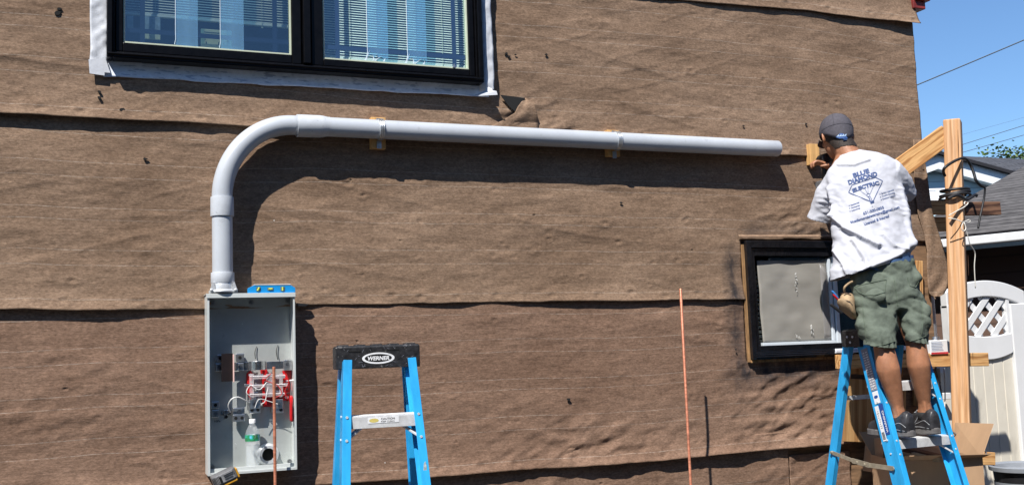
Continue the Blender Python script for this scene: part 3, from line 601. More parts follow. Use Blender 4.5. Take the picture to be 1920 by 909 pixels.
for sx in (-1, 1):
    m.prism([(vx+sx*.062, PY-.04, zc+.002), (vx+sx*.034, PY-.04, zc+.002), (vx+sx*.040, PY-.04, zc+.045), (vx+sx*.047, PY-.04, zc+.048)], (0, .012, 0))
    m.ell((vx+sx*.052, PY-.045, zc+.012), (.008, .006, .006))
m.build('hub', M_cast, conduit, True)

scuff(M_pvc, (.22, .22, .22), 22, .60, (1, 1, 1), .35, .08); scuff(M_pvcl, (.16, .16, .17), 45, .60, (1, 1, 1), .45, .05)
# ---- wood blocks and straps
M_block = pm('block_pine', (.66, .38, .14), .75, var=.12, scale=9, stretch=(.3, 6, 6), bump=.2)
M_strap = pm('galvanised_strap', (.60, .62, .64), .33, metal=.8, var=.15, scale=40)
def block(px, py, wpx, hpx, label, strap=True, Y=-.040):
    c = at(px, py, Y); W = wpx*.0026; H = hpx*.0026; 
    t = thing('mounting_block', label, 'wood block', (c.x, 0, c.z-H/2), 'wood blocks holding the conduit off the wall')
    a = Vector((c.x, Y/2-.010, c.z-H/2)); o = plank('block', a, a+Vector((0, 0, H)), W, abs(Y), M_block, t, up=(0, 1, 0), bevel=.002)
    if strap:
        pc = Vector((c.x, PY, A.z+(B.z-A.z)*(c.x-A.x)/(B.x-A.x))); m = MB()
        for dx in (-.0085, 0, .0085):
            pts = [pc+Vector((dx, math.sin(t_)*(R_+.002), math.cos(t_)*(R_+.002))) for t_ in np.linspace(-.55*math.pi*1.9, .15, 26)]
            m.tube(pts, .0042, 8)
        s1_ = Vector((c.x, Y-.018, pc.z-R_-.022)); m.box(s1_+Vector((0, .004, 0)), (.022, .004, .038)); s2_ = Vector((c.x, Y-.018, pc.z+R_+.006)); m.box(s2_+Vector((0, .004, 0)), (.022, .004, .018))
        st = m.build('strap', M_strap, t, True)
        m = MB(); m.tube([s1_+Vector((0, .003, -.006)), s1_+Vector((0, -.005, -.006))], .0055, 10); m.build('screw', M_alu, st)
    return t
block(709, 250, 28, 59, 'pine block with metal strap holding the conduit near its elbow')
block(1149, 269, 28, 54, 'pine block with metal strap holding the conduit nearer its open end')
t = block(1526, 290, 26, 47, 'bare pine block screwed to the wall in front of the man', False)

# ------------------------------------------------------------------ the open meter box
BX0 = at(389, 700, -.125).x; BX1 = at(555, 700, -.125).x; BZ1 = at(470, 551, -.125).z; BZ0 = at(472, 886, -.125).z
M_box = pm('box_enamel', (.56, .59, .58), .30, metal=.0, var=.04, scale=5, spec=.6, rvar=.05)
M_boxin = pm('box_inner_enamel', (.50, .53, .52), .25, metal=.35, var=.06, scale=7, spec=.6, rvar=.08)
mb = thing('meter_box', 'open grey metal meter socket box with wiring terminals and red insulator', 'meter box', ((BX0+BX1)/2, -.06, BZ0))
scuff(M_box, (.25, .24, .22), 26, .62, (1, 1, 1), .5, .05); scuff(M_boxin, (.30, .30, .30), 18, .60, (1, 1, .6), .4, .08)
T = .0035; DF = -.125; DB = -.012
m = MB(); m.bx(BX0+T, BX1-T, DB-T, DB, BZ0+T, BZ1-T); m.build('back_panel', M_boxin, mb)
m = MB(); m.bx(BX0, BX0+T, DF, DB, BZ0, BZ1); m.bx(BX1-T, BX1, DF, DB, BZ0, BZ1); m.bx(BX0+T, BX1-T, DF, DB, BZ0, BZ0+T); m.bx(BX0+T, BX1-T, DF, DB, BZ1-T, BZ1)
m.bx(BX0+T, BX0+.010, DF, DF+.003, BZ0+T, BZ1-T); m.bx(BX1-.009, BX1-T, DF, DF+.003, BZ0+T, BZ1-T); m.bx(BX0+.010, BX1-.009, DF, DF+.003, BZ0+T, BZ0+.013)
m.bx(BX0+.0105, BX1-.0095, DF+.02, DF+.023, BZ0+T, BZ0+.028)
m.build('side_walls', M_box, mb, bevel=.0015)
m = MB(); m.bx(BX0-.004, BX1+.002, DF-.004, DB, BZ1+.0005, BZ1+.004); m.bx(BX0-.004, BX1+.002, DF-.006, DF-.0035, BZ1-.016, BZ1+.004); m.build('top_cap', M_box, mb, bevel=.001)
m = MB(); q = at(556, 568, -.02); m.prism([q, q+Vector((.055, 0, -.006)), q+Vector((.04, 0, -.016)), q+Vector((0, 0, -.014))], (0, -.018, 0)); m.build('wall_tab', pm('dark_steel', (.08, .08, .085), .4, metal=.8), mb)
def ipx(px, py, Y=-.016): return at(px, py, Y)
M_scr = pm('screw_steel', (.35, .36, .38), .3, metal=.9, var=.2, scale=80)
for (a, b) in ((400, 567), (471, 566), (540, 564), (399, 875), (543, 864)):
    c = ipx(a, b, -.017); m = MB(); m.tube([c+Vector((0, .002, 0)), c+Vector((0, -.003, 0))], .0105, 16); m.tube([c+Vector((0, -.003, 0)), c+Vector((0, -.006, 0))], .0055, 6); m.build('bolt', M_scr, mb)
# conduit hub in the floor of the back panel
c = ipx(502, 851, -.02); m = MB(); n_ = 28
def rg_(c, r, y, n=28): return [Vector((c.x+math.cos(k/n*2*math.pi)*r, y, c.z+math.sin(k/n*2*math.pi)*r)) for k in range(n)]
m.loft([rg_(c, .050, -.016), rg_(c, .049, -.026), rg_(c, .040, -.034), rg_(c, .040, -.048), rg_(c, .029, -.048), rg_(c, .029, -.0175)], True); m.build('locknut', M_cast, mb, True)
m = MB(); m.loft([rg_(c, .0288, -.0192), rg_(c, .0288, -.0182)]); m.build('hub_hole', pm('hole_black', (.004, .004, .004), .9), mb)
M_lug = pm('aluminium_lug', (.62, .63, .64), .28, metal=.9, var=.12, scale=60)
def lug(px, py, s=15, h=None, Y=-.045, holes=((0, 0),), screws=()):
    c = ipx(px, py, Y); W = s*.0024; H = (h or s)*.0024; m = MB(); m.box(c+Vector((0, .012, 0)), (W, .026, H)); o = m.build('lug', M_lug, mb, bevel=.002)
    for k, (u, v) in enumerate(holes):
        q = c+Vector((u*W, -.0012, v*H)); m = MB(); m.loft([rg_(q, .0075, q.y-.0010, 14), rg_(q, .0075, q.y+.002, 14)]); m.build('lug_hole', MATS['hole_black'], o)
    for u, v in screws:
        q = c+Vector((u*W, -.001, v*H)); m = MB(); m.tube([q, q+Vector((0, -.006, 0))], .0085, 14); m.box(q+Vector((0, -.0065, 0)), (.012, .002, .002), Matrix.Rotation(.6, 3, 'Y')); m.build('lug_screw', M_scr, o)
M_bus = pm('busbar_metal', (.60, .60, .60), .22, metal=.95, var=.15, scale=30, rvar=.08)
# upper bus strap with its raised bridge
m = MB(); P0 = ipx(403, 687, -.04)
def bb(x0, x1, y0, y1, Y, d=.004): a_, b_ = ipx(x0, y1, Y), ipx(x1, y0, Y); m.box(((a_.x+b_.x)/2, Y, (a_.z+b_.z)/2), (b_.x-a_.x, d, b_.z-a_.z))
bb(403, 466, 678, 696, -.040); bb(500, 545, 676, 692, -.050)
q0, q1 = ipx(466, 694, -.04), ipx(500, 676, -.05); pts = [(q0.x+(q1.x-q0.x)*t, -.042-.022*math.sin(t*math.pi), 0) for t in np.linspace(0, 1, 10)]
rings = [[Vector((x, y, q0.z)), Vector((x, y-.004, q0.z)), Vector((x, y-.004, q1.z)), Vector((x, y, q1.z))] for x, y, _ in pts]; m.loft(rings)
m.build('busbar', M_bus, mb, bevel=.001)
lug(413, 671, 13, 13, -.05); lug(450, 670, 15, 15, -.05); lug(411, 688, 12, 14, -.055, (), ((0, 0),)); lug(450, 687, 14, 14, -.055, (), ((0, 0),)); lug(540, 684, 15, 20, -.062, (), ((-.1, .1),))
# fibre barrier plate, edge on, copper coloured rim
M_fib = pm('fibre_board', (.012, .005, .005), .6, var=.3, scale=30)
m = MB(); a0, a1 = ipx(417, 715, -.095), ipx(436, 662, -.095); m.box(((a0.x+a1.x)/2, -.085, (a0.z+a1.z)/2), (.052, .003, a1.z-a0.z), Matrix.Rotation(.25, 3, 'Z')); o = m.build('barrier_plate', M_fib, mb)
m = MB(); a = ipx(438, 690, -.09); m.box(a, (.006, .008, a1.z-a0.z)); m.build('barrier_flange', pm('pinkish_edge', (.75, .50, .45), .3, var=.1), mb, bevel=.001)
# red moulded insulator with a clear guard frame
M_red = pm('red_moulding', (.55, .012, .015), .32, var=.15, scale=30, spec=.5, coat=.2)
m = MB()
for pts in ([(463, 700), (470, 694), (474, 700), (472, 716), (474, 734), (470, 748), (464, 738), (462, 722)], [(488, 692), (500, 690), (502, 700), (490, 704)], [(534, 692), (536, 682), (543, 680), (548, 690), (549, 715), (546, 738), (541, 752), (534, 750), (538, 730), (537, 708)], [(496, 742), (530, 742), (530, 762), (494, 762)]):
    m.prism([ipx(a, b, -.03) for a, b in pts], (0, .014, 0))
for (x0, x1, y0, y1) in ((492, 499, 694, 760), (530, 538, 694, 750), (510, 516, 700, 755)): bb(x0, x1, y0, y1, -.042, .018)
for (x0, x1, y0, y1) in ((470, 532, 705, 709), (470, 532, 722, 727)): bb(x0, x1, y0+1, y1-1, -.040, .008)
m.build('insulator', M_red, mb, bevel=.0015)
rgm = random.Random(21)
for k in range(22):                                        # small clips, springs and screws of the meter jaws
    m = MB(); c = ipx(rgm.uniform(468, 540), rgm.uniform(698, 750), rgm.uniform(-.078, -.05)); m.box(c, (rgm.uniform(.006, .018), .008, rgm.uniform(.004, .014)), Matrix.Rotation(rgm.uniform(-.25, .25), 3, 'Y')); m.build('jaw_clip', pm('bright_clip', (.72, .72, .74), .22, metal=.8, var=.15) if k % 3 else pm('dull_clip', (.16, .14, .14), .4, metal=.5), mb, bevel=.001)
M_clear = pm('clear_guard', (.8, .72, .72), .12, var=.02, trans=.0, alpha=.33, spec=.8)
m = MB()
for (x0, x1, y0, y1) in ((470, 534, 701, 711), (468, 540, 718, 727), (470, 534, 735, 743), (468, 476, 700, 746), (500, 511, 700, 744), (524, 530, 700, 744)): bb(x0, x1, y0, y1, -.082, .006)
m.build('clear_guard', M_clear, mb, bevel=.001)
m = MB()
for yy_ in (706, 722, 739): 
    q0, q1 = ipx(468, yy_, -.086), ipx(535, yy_-2, -.086); m.tube([q0, q1], .0016, 6)
m.tube([ipx(536, 714, -.07), ipx(551, 712, -.075)], .0035, 8)
m.build('guard_rod', pm('clear_rod', (.85, .82, .82), .15, var=.02), mb, True)
for (a, b, w_, h_) in ((479, 707, 10, 8), (480, 723, 11, 7), (479, 738, 9, 8), (523, 706, 9, 9), (523, 736, 9, 9), (464, 722, 12, 5), (536, 720, 7, 7)):
    m = MB(); c = ipx(a, b, -.058); m.box(c, (w_*.0023, .014, h_*.0023)); m.build('jaw_clip', M_lug, mb, bevel=.002)
m = MB(); bb(497, 505, 703, 740, -.062, .006); m.build('jaw_plate', pm('dull_plate', (.28, .28, .30), .35, metal=.7), mb)
lug(478, 757, 21, 18, -.060, (), ((0, 0),)); lug(478, 768, 21, 12, -.055, ((-.25, 0), (.25, 0))); lug(521, 757, 20, 18, -.060, (), ((.1, 0),)); lug(521, 768, 22, 12, -.055, ((.25, 0),))
# ground terminals low on the left
lug(404, 759, 14, 13, -.035); lug(404, 775, 13, 14, -.03, (), ((0, 0),)); lug(424, 772, 8, 8, -.026, (), ((0, 0),)); lug(424, 781, 6, 6, -.026); lug(448, 771, 21, 14, -.055, (), ((0, 0),)); lug(448, 783, 22, 13, -.060, ((-.25, 0), (.25, 0)))
m = MB(); bb(414, 440, 769, 777, -.020, .003); m.build('ground_bar', M_bus, mb)
def smooth_path(pts, n=8):
    P_ = [Vector(p) for p in pts]; out = []
    for i in range(len(P_)-1):
        p0, p1, p2, p3 = P_[max(i-1, 0)], P_[i], P_[i+1], P_[min(i+2, len(P_)-1)]
        for k in range(n):
            t = k/n; out.append(.5*((2*p1)+(p2-p0)*t+(2*p0-5*p1+4*p2-p3)*t*t+(3*p1-p0-3*p2+p3)*t**3))
    out.append(P_[-1]); return out
M_ww = pm('white_wire', (.72, .72, .7), .4, var=.03); M_bw = pm('black_wire', (.012, .012, .012), .4)
m = MB(); m.tube(smooth_path([ipx(432, 772, -.06), ipx(428, 760, -.075), ipx(434, 748, -.09), ipx(446, 744, -.09), ipx(458, 749, -.08), ipx(468, 755, -.06)]), .0028, 8); m.build('white_wire', M_ww, mb, True)
m = MB(); m.tube(smooth_path([ipx(490, 757, -.065), ipx(497, 752, -.08), ipx(500, 738, -.085), ipx(503, 722, -.08)]), .0022, 8); m.build('white_wire', M_ww, mb, True)
for a in ([(481, 649), (478, 660), (479, 672)], [(521, 646), (518, 658), (521, 674)]):
    m = MB(); m.tube(smooth_path([ipx(x, y, -.02-.006*i) for i, (x, y) in enumerate(a)]), .0020, 6); m.build('black_wire', M_bw, mb, True)
m = MB(); f_o = ipx(402, 791, -.0160); 
add_text(m.bm, '10Pa', lambda u, v: Vector((f_o.x+u*.026, -.0162, f_o.z+v*.009)), .02); m.build('marking', M_bw, mb, recalc=False)

for k, pts in enumerate(([(470, 742), (462, 735), (470, 722), (486, 730), (500, 716)], [(508, 700), (498, 712), (520, 722), (528, 738), (512, 746)], [(478, 764), (486, 748), (505, 752), (521, 757)], [(536, 700), (541, 716), (534, 734), (540, 748)])):
    m = MB(); m.tube(smooth_path([ipx(x, y, -.088-.004*(i % 2)) for i, (x, y) in enumerate(pts)]), .0019, 6); m.build('thin_wire', M_red if k % 2 else M_ww, mb, True)
# ---- things in and on the box
q = ipx(545, 716, -.10); t = thing('screwdriver', 'slim screwdriver with translucent red handle resting upright inside the right side of the box', 'screwdriver', at(546, 790, -.08))
m = MB(); m.tube([at(545, 713, -.075), at(545.5, 742, -.078)], .0028, 8); m.build('blade', M_alu, t, True)
m = MB(); m.tube([at(545.5, 741, -.078), at(546, 744, -.078), at(546, 760, -.078), at(546.5, 776, -.079), at(547, 786, -.080), at(547, 790, -.08)], [.005, .0085, .0075, .0085, .009, .005], 8); m.build('handle', M_red, t, 2)
# water bottle standing on the bottom lip
bz = BZ0+.013; bc = at(474, 876, -.075); t = thing('water_bottle', 'clear ribbed plastic water bottle with green and blue label standing in the box', 'water bottle', (bc.x, -.075, bz))
M_pet = pm('clear_pet', (.9, .93, .95), .07, var=.0, trans=0, alpha=.16, spec=1.0, bump=.5, bscale=35)
H = .205; prof = [(.001, 0), (.028, .0), (.0315, .006)]
for k in range(9): prof += [(.0325, .012+k*.0125), (.0300, .018+k*.0125)]
prof += [(.0325, .126), (.0322, .150), (.028, .168), (.018, .188), (.0125, .198), (.0125, .206)]
m = MB(); m.loft([[Vector((bc.x+math.cos(k/28*2*math.pi)*r, -.075+math.sin(k/28*2*math.pi)*r, bz+z)) for k in range(28)] for r, z in prof]); m.build('bottle_body', M_pet, t, 2)
m = MB(); m.loft([[Vector((bc.x+math.cos(k/20*2*math.pi)*r, -.075+math.sin(k/20*2*math.pi)*r, bz+z)) for k in range(20)] for r, z in ((.0145, .200), (.0145, .216), (.0135, .218))]); m.build('cap', pm('white_cap', (.85, .86, .86), .4, var=.02), t, True)
M_lab = bpy.data.materials.new('bottle_label'); M_lab.use_nodes = True; n = M_lab.node_tree; b = n.nodes['Principled BSDF']; tc = n.nodes.new('ShaderNodeTexCoord'); no = n.nodes.new('ShaderNodeTexNoise'); no.inputs['Scale'].default_value = 34; no.inputs['Detail'].default_value = 2
rp = n.nodes.new('ShaderNodeValToRGB'); cs = [(.0, (.55, .65, .55)), (.42, (.02, .16, .05)), (.52, (.03, .35, .18)), (.6, (.08, .45, .65)), (.7, (.6, .7, .6))]
while len(rp.color_ramp.elements) < 5: rp.color_ramp.elements.new(.5)
for e_, (p_, c_) in zip(rp.color_ramp.elements, cs): e_.position = p_; e_.color = (*c_, 1)
n.links.new(tc.outputs['Object'], no.inputs['Vector']); n.links.new(no.outputs[0], rp.inputs[0]); n.links.new(rp.outputs[0], b.inputs['Base Color']); b.inputs['Roughness'].default_value = .3
m = MB(); m.loft([[Vector((bc.x+math.cos(k/28*2*math.pi)*.0332, -.075+math.sin(k/28*2*math.pi)*.0332, bz+z)) for k in range(28)] for z in (.122, .150)], False); m.build('label', M_lab, t, 2)
m = MB(); m.loft([[Vector((bc.x+math.cos(k/24*2*math.pi)*.0285, -.075+math.sin(k/24*2*math.pi)*.0285, bz+z)) for k in range(24)] for z in (.003, .10)]); m.build('water', pm('water_fill', (.8, .88, .9), .03, var=0, alpha=.12, spec=1), t, 2)
# torpedo level on top of the box
la, lb = at(464, 550, -.10), at(553, 549, -.10); lz = BZ1+.0045; t = thing('spirit_level', 'bright blue torpedo spirit level lying on top of the meter box', 'spirit level', ((la.x+lb.x)/2, -.10, lz))
M_lvl = pm('level_blue', (.012, .26, .62), .35, var=.05, spec=.5)
m = MB(); L0, L1 = la.x, lb.x; m.prism([(L0, -.112, lz), (L1, -.112, lz), (L1, -.112, lz+.022), (L1-.022, -.112, lz+.036), (L0+.028, -.112, lz+.036), (L0, -.112, lz+.022)], (0, .016, 0))
m.bx(L0+.006, L1-.004, -.114, -.094, lz+.0001, lz+.005); o = m.build('body', M_lvl, t, bevel=.001)
m = MB(); m.bx(L0+.028, L1-.022, -.114, -.094, lz+.0362, lz+.040); m.build('top_edge', pm('level_edge', (.75, .72, .7), .4), t)
M_vial = pm('vial_yellow', (.55, .60, .10), .1, var=.05)
for (px, ang) in ((484.5, .5), (507, math.pi/2), (530, 0)):
    q = at(px, 544, -.113); q.z = lz+.018; M3 = Matrix.Rotation(ang, 3, 'Y')
    m = MB(); m.box((q.x, -.1125, q.z), (.020 if ang != math.pi/2 else .028, .003, .020 if ang != math.pi/2 else .014)); fr_ = m.build('vial_frame', pm('vial_frame', (.10, .16, .2), .4), t, bevel=.001)
    m = MB(); d = M3@Vector((0, 0, .0085)); m.tube([Vector((q.x, -.1155, q.z))-d, Vector((q.x, -.1155, q.z))+d], .0042, 10); m.build('vial', M_vial, fr_, True)
# tool battery leaning on the lower left corner
t = thing('tool_battery', 'grey and yellow cordless tool battery propped at the lower left corner of the box', 'battery', at(420, 905, -.17))
M3 = Matrix.Rotation(math.radians(-22), 3, 'Y'); c = at(420, 893, -.165)
def loc(u, v, w_): return c+M3@Vector((u, w_, v))
m = MB(); m.box(c, (.105, .06, .052), M3); m.build('shell', pm('battery_grey', (.14, .14, .145), .4, var=.1), t, bevel=.008)
m = MB(); m.box(loc(0, 0, -.031), (.080, .004, .038), M3); m.build('face_plate', pm('battery_plate', (.32, .32, .33), .3, metal=.3, var=.2, scale=60), t, bevel=.002)
m = MB()
for k in range(6): m.box(loc(-.050+.0055*k, -.002, -.0335), (.0022, .003, .036), M3)
m.build('ribs', M_bw, t)
m = MB(); m.box(loc(-.018, -.002, -.0345), (.009, .002, .026), M3); m.build('contact_slot', M_bw, t)
m = MB(); m.box(loc(.008, -.031, .0), (.075, .055, .010), M3); m.box(loc(.056, -.006, 0), (.008, .055, .042), M3); m.build('yellow_trim', pm('tool_yellow', (.62, .30, .02), .4), t, bevel=.003)
m = MB(); m.box(loc(.018, .001, -.0345), (.038, .002, .002), M3); m.box(loc(.020, .009, -.0345), (.045, .002, .002), M3); m.box(loc(.016, -.008, -.0345), (.035, .002, .002), M3); m.build('fine_print', M_bw, t)
m = MB(); hb = loc(0, -.05, .01); m.tube([hb, hb+Vector((-.02, .02, -.12)), hb+Vector((-.03, .03, -.25))], [.02, .018, .024], 12); m.build('tool_grip', pm('tool_rubber', (.02, .02, .02), .7), t, 2)

# ---- copper ground rods
M_cop = pm('copper_rod', (.70, .27, .16), .36, metal=.45, var=.2, scale=20, stretch=(1, 1, 4), rvar=.1)
def rod(x0, y0, x1, y1, Y0, Y1, label):
    a, b = at(x0, y0, Y0), at(x1, y1, Y1); d = (b-a).normalized(); e_ = b+d*(b.z/abs(d.z)+.05); m = MB(); m.tube([a, a-(a-b)*.002, e_], [.0055, .0068, .0068], 12)
    o = m.build('ground_rod', M_cop, None, True); tag(o, label, 'ground rod', 'copper ground rods'); return o
rod(513.5, 687, 516, 905, -.19, -.20, 'short copper rod standing upright in front of the open meter box')
rod(1276, 541, 1295, 905, -.32, -.33, 'tall copper rod standing alone in front of the plain wall left of the small window')
m = MB(); q = at(513.5, 687, -.19)
# ------------------------------------------------------------------ step ladders
M_fg = pm('blue_fibreglass', (.025, .36, .74), .38, var=.12, scale=18, stretch=(1, 1, .3), spec=.5, rvar=.08)
scuff(M_fg, (.45, .55, .62), 34, .665, (1, 1, .35), .75, .02); scuff(M_fg, (.02, .07, .14), 9, .62, (1, 1, .5), .5, .06)
M_stepm = pm('aluminium_step', (.74, .75, .76), .4, metal=.3, var=.1, scale=30, rvar=.1)
M_capm = pm('black_cap_plastic', (.022, .022, .024), .42, var=.3, scale=50, bump=.15, bscale=120, rvar=.1)
M_steel = pm('worn_steel', (.50, .46, .36), .35, metal=.6, var=.15, scale=35)
M_rivet = pm('rivet_white', (.7, .74, .78), .3, metal=.3)
M_wht = pm('label_white', (.75, .76, .78), .45, var=.04); M_nvy = pm('label_navy', (.02, .07, .28), .45); M_gry = pm('label_grey', (.26, .27, .32), .5, var=.1); M_inkd = pm('ink_dark', (.02, .02, .02), .5)
scuff(M_capm, (.20, .19, .18), 60, .60, (1, 1, 1), .6, .03); scuff(M_stepm, (.30, .30, .29), 40, .62, (1, 1, 1), .4, .05)
LH = 1.73
def ladder(X, Y, th, wt, wb, af, ab, label, cap_w, cap_d, cap_dx=0.0, logo=False):
    s = Vector((math.cos(th), math.sin(th), 0)); c = Vector((-math.sin(th), math.cos(th), 0)); O = Vector((X, Y, 0))
    t = thing('step_ladder', label, 'ladder', (X, Y, 0), 'blue stepladders')
    def rail(side, front, z):
        k = (LH-z)/LH; w_ = wt/2+(wb-wt)/2*k; o_ = (-af*k-.04) if front else (ab*k+.04); return O+side*w_*s+o_*c+Vector((0, 0, z))
    def channel(side, front, z0, z1, name):               # C section: web outside, two flanges turned in
        a, b = rail(side, front, z0), rail(side, front, z1); x = (b-a).normalized(); y = (s-x*s.dot(x)).normalized(); z = x.cross(y)
        W = .032 if front else .028; Dp = .088 if front else .052; tk = .0045
        prof = [(0, -Dp/2), (0, Dp/2), (-W, Dp/2), (-W, Dp/2-tk), (-tk, Dp/2-tk), (-tk, -Dp/2+tk), (-W, -Dp/2+tk), (-W, -Dp/2)]
        m = MB(); m.loft([[p+side*y*u+z*v for u, v in prof] for p in (a, b)]); return m.build(name, M_fg, t, bevel=.0012)
    rails = {}
    for side in (-1, 1):
        rails[side, 1] = channel(side, True, .0, LH-.06, 'front_rail'); rails[side, 0] = channel(side, False, .0, LH-.06, 'rear_rail')
    # cap
    cz0, cz1 = LH-.088, LH; m = MB()
    def cp(u, v, z): return O+s*(u+cap_dx)+c*v+Vector((0, 0, z))
    hw, hd = cap_w/2, cap_d/2
    outer = lambda z, k=1: [cp(-hw*k, -hd, z), cp(hw*k, -hd, z), cp(hw*k, hd, z), cp(-hw*k, hd, z)]
    m.loft([outer(cz0), outer(cz0+.004, 1.0), outer(cz1-.006), [cp(-hw+.006, -hd+.006, cz1), cp(hw-.006, -hd+.006, cz1), cp(hw-.006, hd-.006, cz1), cp(-hw+.006, hd-.006, cz1)]])
    for k in range(5): m.box(cp((k-2)*cap_w*.2, 0, cz1+.001), (cap_w*.12, cap_d*.7, .006), Matrix((s, c, Vector((0, 0, 1)))).transposed())
    cap = m.build('top_cap', M_capm, t, bevel=.003)
    B3 = Matrix((s, c, Vector((0, 0, 1)))).transposed()
    if logo:
        m = MB(); 
        def el(u, v, sx, sz, y): return [cp(sx*math.cos(a)+u, -hd-y, v+sz*math.sin(a)) for a in np.linspace(0, 2*math.pi, 40, endpoint=False)]
        zc_ = (cz0+cz1)/2-.006
        ri, ro = el(0, zc_, .052, .0155, .0012), el(0, zc_, .062, .0215, .0012); V0 = [m.bm.verts.new(p) for p in ri]; V1 = [m.bm.verts.new(p) for p in ro]
        for k in range(40): m.bm.faces.new((V0[k], V1[k], V1[(k+1) % 40], V0[(k+1) % 40]))
        add_text(m.bm, 'WERNER', lambda u, v: cp(-.043+u*.086+v*.002, -hd-.0015, zc_-.007+v*.0145), .035); m.build('logo', M_wht, cap, recalc=False)
        m = MB(); m.box(cp(-.090, -hd-.0006, cz1-.022), (.045, .002, .004), B3); m.box(cp(.055, -hd-.0006, cz1-.020), (.045, .002, .004), B3); m.build('slot', MATS['hole_black'], cap)
        m = MB(); rg = random.Random(3)
        for k in range(26):
            a = cp(rg.uniform(-hw+.02, hw-.02), -hd-.0012, rg.uniform(cz0+.006, cz1-.004)); m.box(a, (rg.uniform(.003, .016), .0004, .0007), B3@Matrix.Rotation(rg.uniform(-1.2, 1.2), 3, 'Y'))
        m.build('scratches', M_gry, cap)
    else:
        for du, dz in ((0, .03), (-.02, .065), (.02, .065)):
            m = MB(); a = O+s*(-hw+cap_dx-.001)+c*du+Vector((0, 0, cz0+dz*.8)); m.tube([a, a-s*.004], .006, 10); m.build('rivet', M_rivet, cap)
    # steps
    for i, z in enumerate((.28, .575, .875, 1.175, 1.44) if not logo else (.25, .55, .85, 1.150, 1.468)):
        if logo is False and z > 1.4: z = 1.455
        a, b = rail(-1, True, z), rail(1, True, z); m = MB(); fz = Vector((0, 0, 1)); dp = .085
        a2 = a+s*.002; b2 = b-s*.002
        m.bar(a2+c*.004, b2+c*.004, dp, .003, (0, 0, 1)); m.bar(a2-c*(dp/2-.004)-fz*.0225, b2-c*(dp/2-.004)-fz*.0225, .003, .042, (0, 0, 1)); m.bar(a2+c*(dp/2+.002)-fz*.012, b2+c*(dp/2+.002)-fz*.012, .003, .022, (0, 0, 1))
        for k in range(6): m.bar(a2+c*(-.030+k*.013)+fz*.0023, b2+c*(-.030+k*.013)+fz*.0023, .003, .0016, (0, 0, 1))
        st = m.build('step', M_stepm, t, bevel=.0008)
        for p in (a2+s*.018, b2-s*.018):
            m = MB(); q = p-c*(dp/2+.0)-fz*.016; m.tube([q, q-c*.004], .0045, 8); m.build('rivet', M_rivet, st)
        for side in (-1, 1):                              # corner braces under the step
            r_ = rail(side, True, z-.085); m = MB(); q = (a if side < 0 else b)+s*(-side*.085)-fz*.030+c*.0
            m.bar(r_-c*.02-s*side*.012, q, .024, .008, (0, 0, 1)); m.build('brace', M_stepm, st, bevel=.001)
        if logo and i == 4:
            m = MB(); ctr = (a2+b2)/2-c*(dp/2-.002)-fz*.016; m.box(ctr+s*.002, (.115, .0016, .021), B3); lb = m.build('label', M_wht, st)
            m = MB(); el_ = [ctr+s*(-.034+.018*math.cos(k))-c*.0012+fz*.0075*math.sin(k) for k in np.linspace(0, 2*math.pi, 20, endpoint=False)]; m.poly(el_); m.build('seal', pm('gold_seal', (.6, .5, .15), .4), lb, recalc=False)
            m = MB(); add_text(m.bm, 'CAUTION', lambda u, v: ctr+s*(-.008+u*.052)-c*.0012+fz*(.001+v*.0075), .02); add_text(m.bm, 'KEEP CLEAN', lambda u, v: ctr+s*(-.008+u*.05)-c*.0012+fz*(-.008+v*.006), .01); m.build('label_text', M_inkd, lb, recalc=False)
    # rear braces
    for z in (.4, .80, 1.38 if not logo else 1.0):
        a, b = rail(-1, False, z), rail(1, False, z); m = MB(); m.bar(a+s*.006, b-s*.006, .03, .004, (0, 0, 1)); m.bar(a+s*.006-c*.014-Vector((0, 0, .010)), b-s*.006-c*.014-Vector((0, 0, .010)), .003, .018, (0, 0, 1)); m.build('rear_brace', M_stepm, t)
    # rivets up the rails
    for side in (-1, 1):
        for z in ((1.44, 1.36, 1.175, 1.11, .875, .81) if not logo else (1.468, 1.385, 1.16, 1.10)):
            a = rail(side, True, z); q = a-c*.045 - s*side*.015
            m = MB(); m.tube([q+c*.002, q-c*.0035], .0052, 8); m.build('rivet', M_rivet, rails[side, 1], True)
            if side < 0:
                q = a-s*.0002; m = MB(); m.tube([q+s*.002, q-s*.0035], .0050, 8); m.build('rivet', M_rivet, rails[side, 1], True)
    for side in (-1, 1):                                  # folding spreader, sagging a little at the hinge
        zs = 1.085 if not logo else 1.0; a = rail(side, False, zs)+s*side*.006; b = rail(side, True, zs-.045)+s*side*.006; mid = (a+b)/2-Vector((0, 0, .02))
        m = MB(); m.bar(a, mid, .0035, .020, (0, 0, 1)); m.bar(mid, b, .0035, .024, (0, 0, 1)); m.bar(a+(mid-a)*.7+s*side*.003, mid+(b-mid)*.25+s*side*.003, .004, .027, (0, 0, 1))
        for q in (a, b, a+(mid-a)*.85, mid+(b-mid)*.1): m.tube([q, q+s*side*.008], .008, 12)
        m.build('spreader', M_steel, t, bevel=.001)
    return t, rail, s, c, rails
tL = ladder(1.0, -.93, -.104, .267, .463, .341, .204, 'blue stepladder with worn black top facing out from the wall, nobody on it', .322, .10, 0, True)
tR = ladder(3.859, -.491, .029, .373, .454, .497, .446, 'blue stepladder seen from the side with the man standing on its step', .425, .13, 0.0, False)
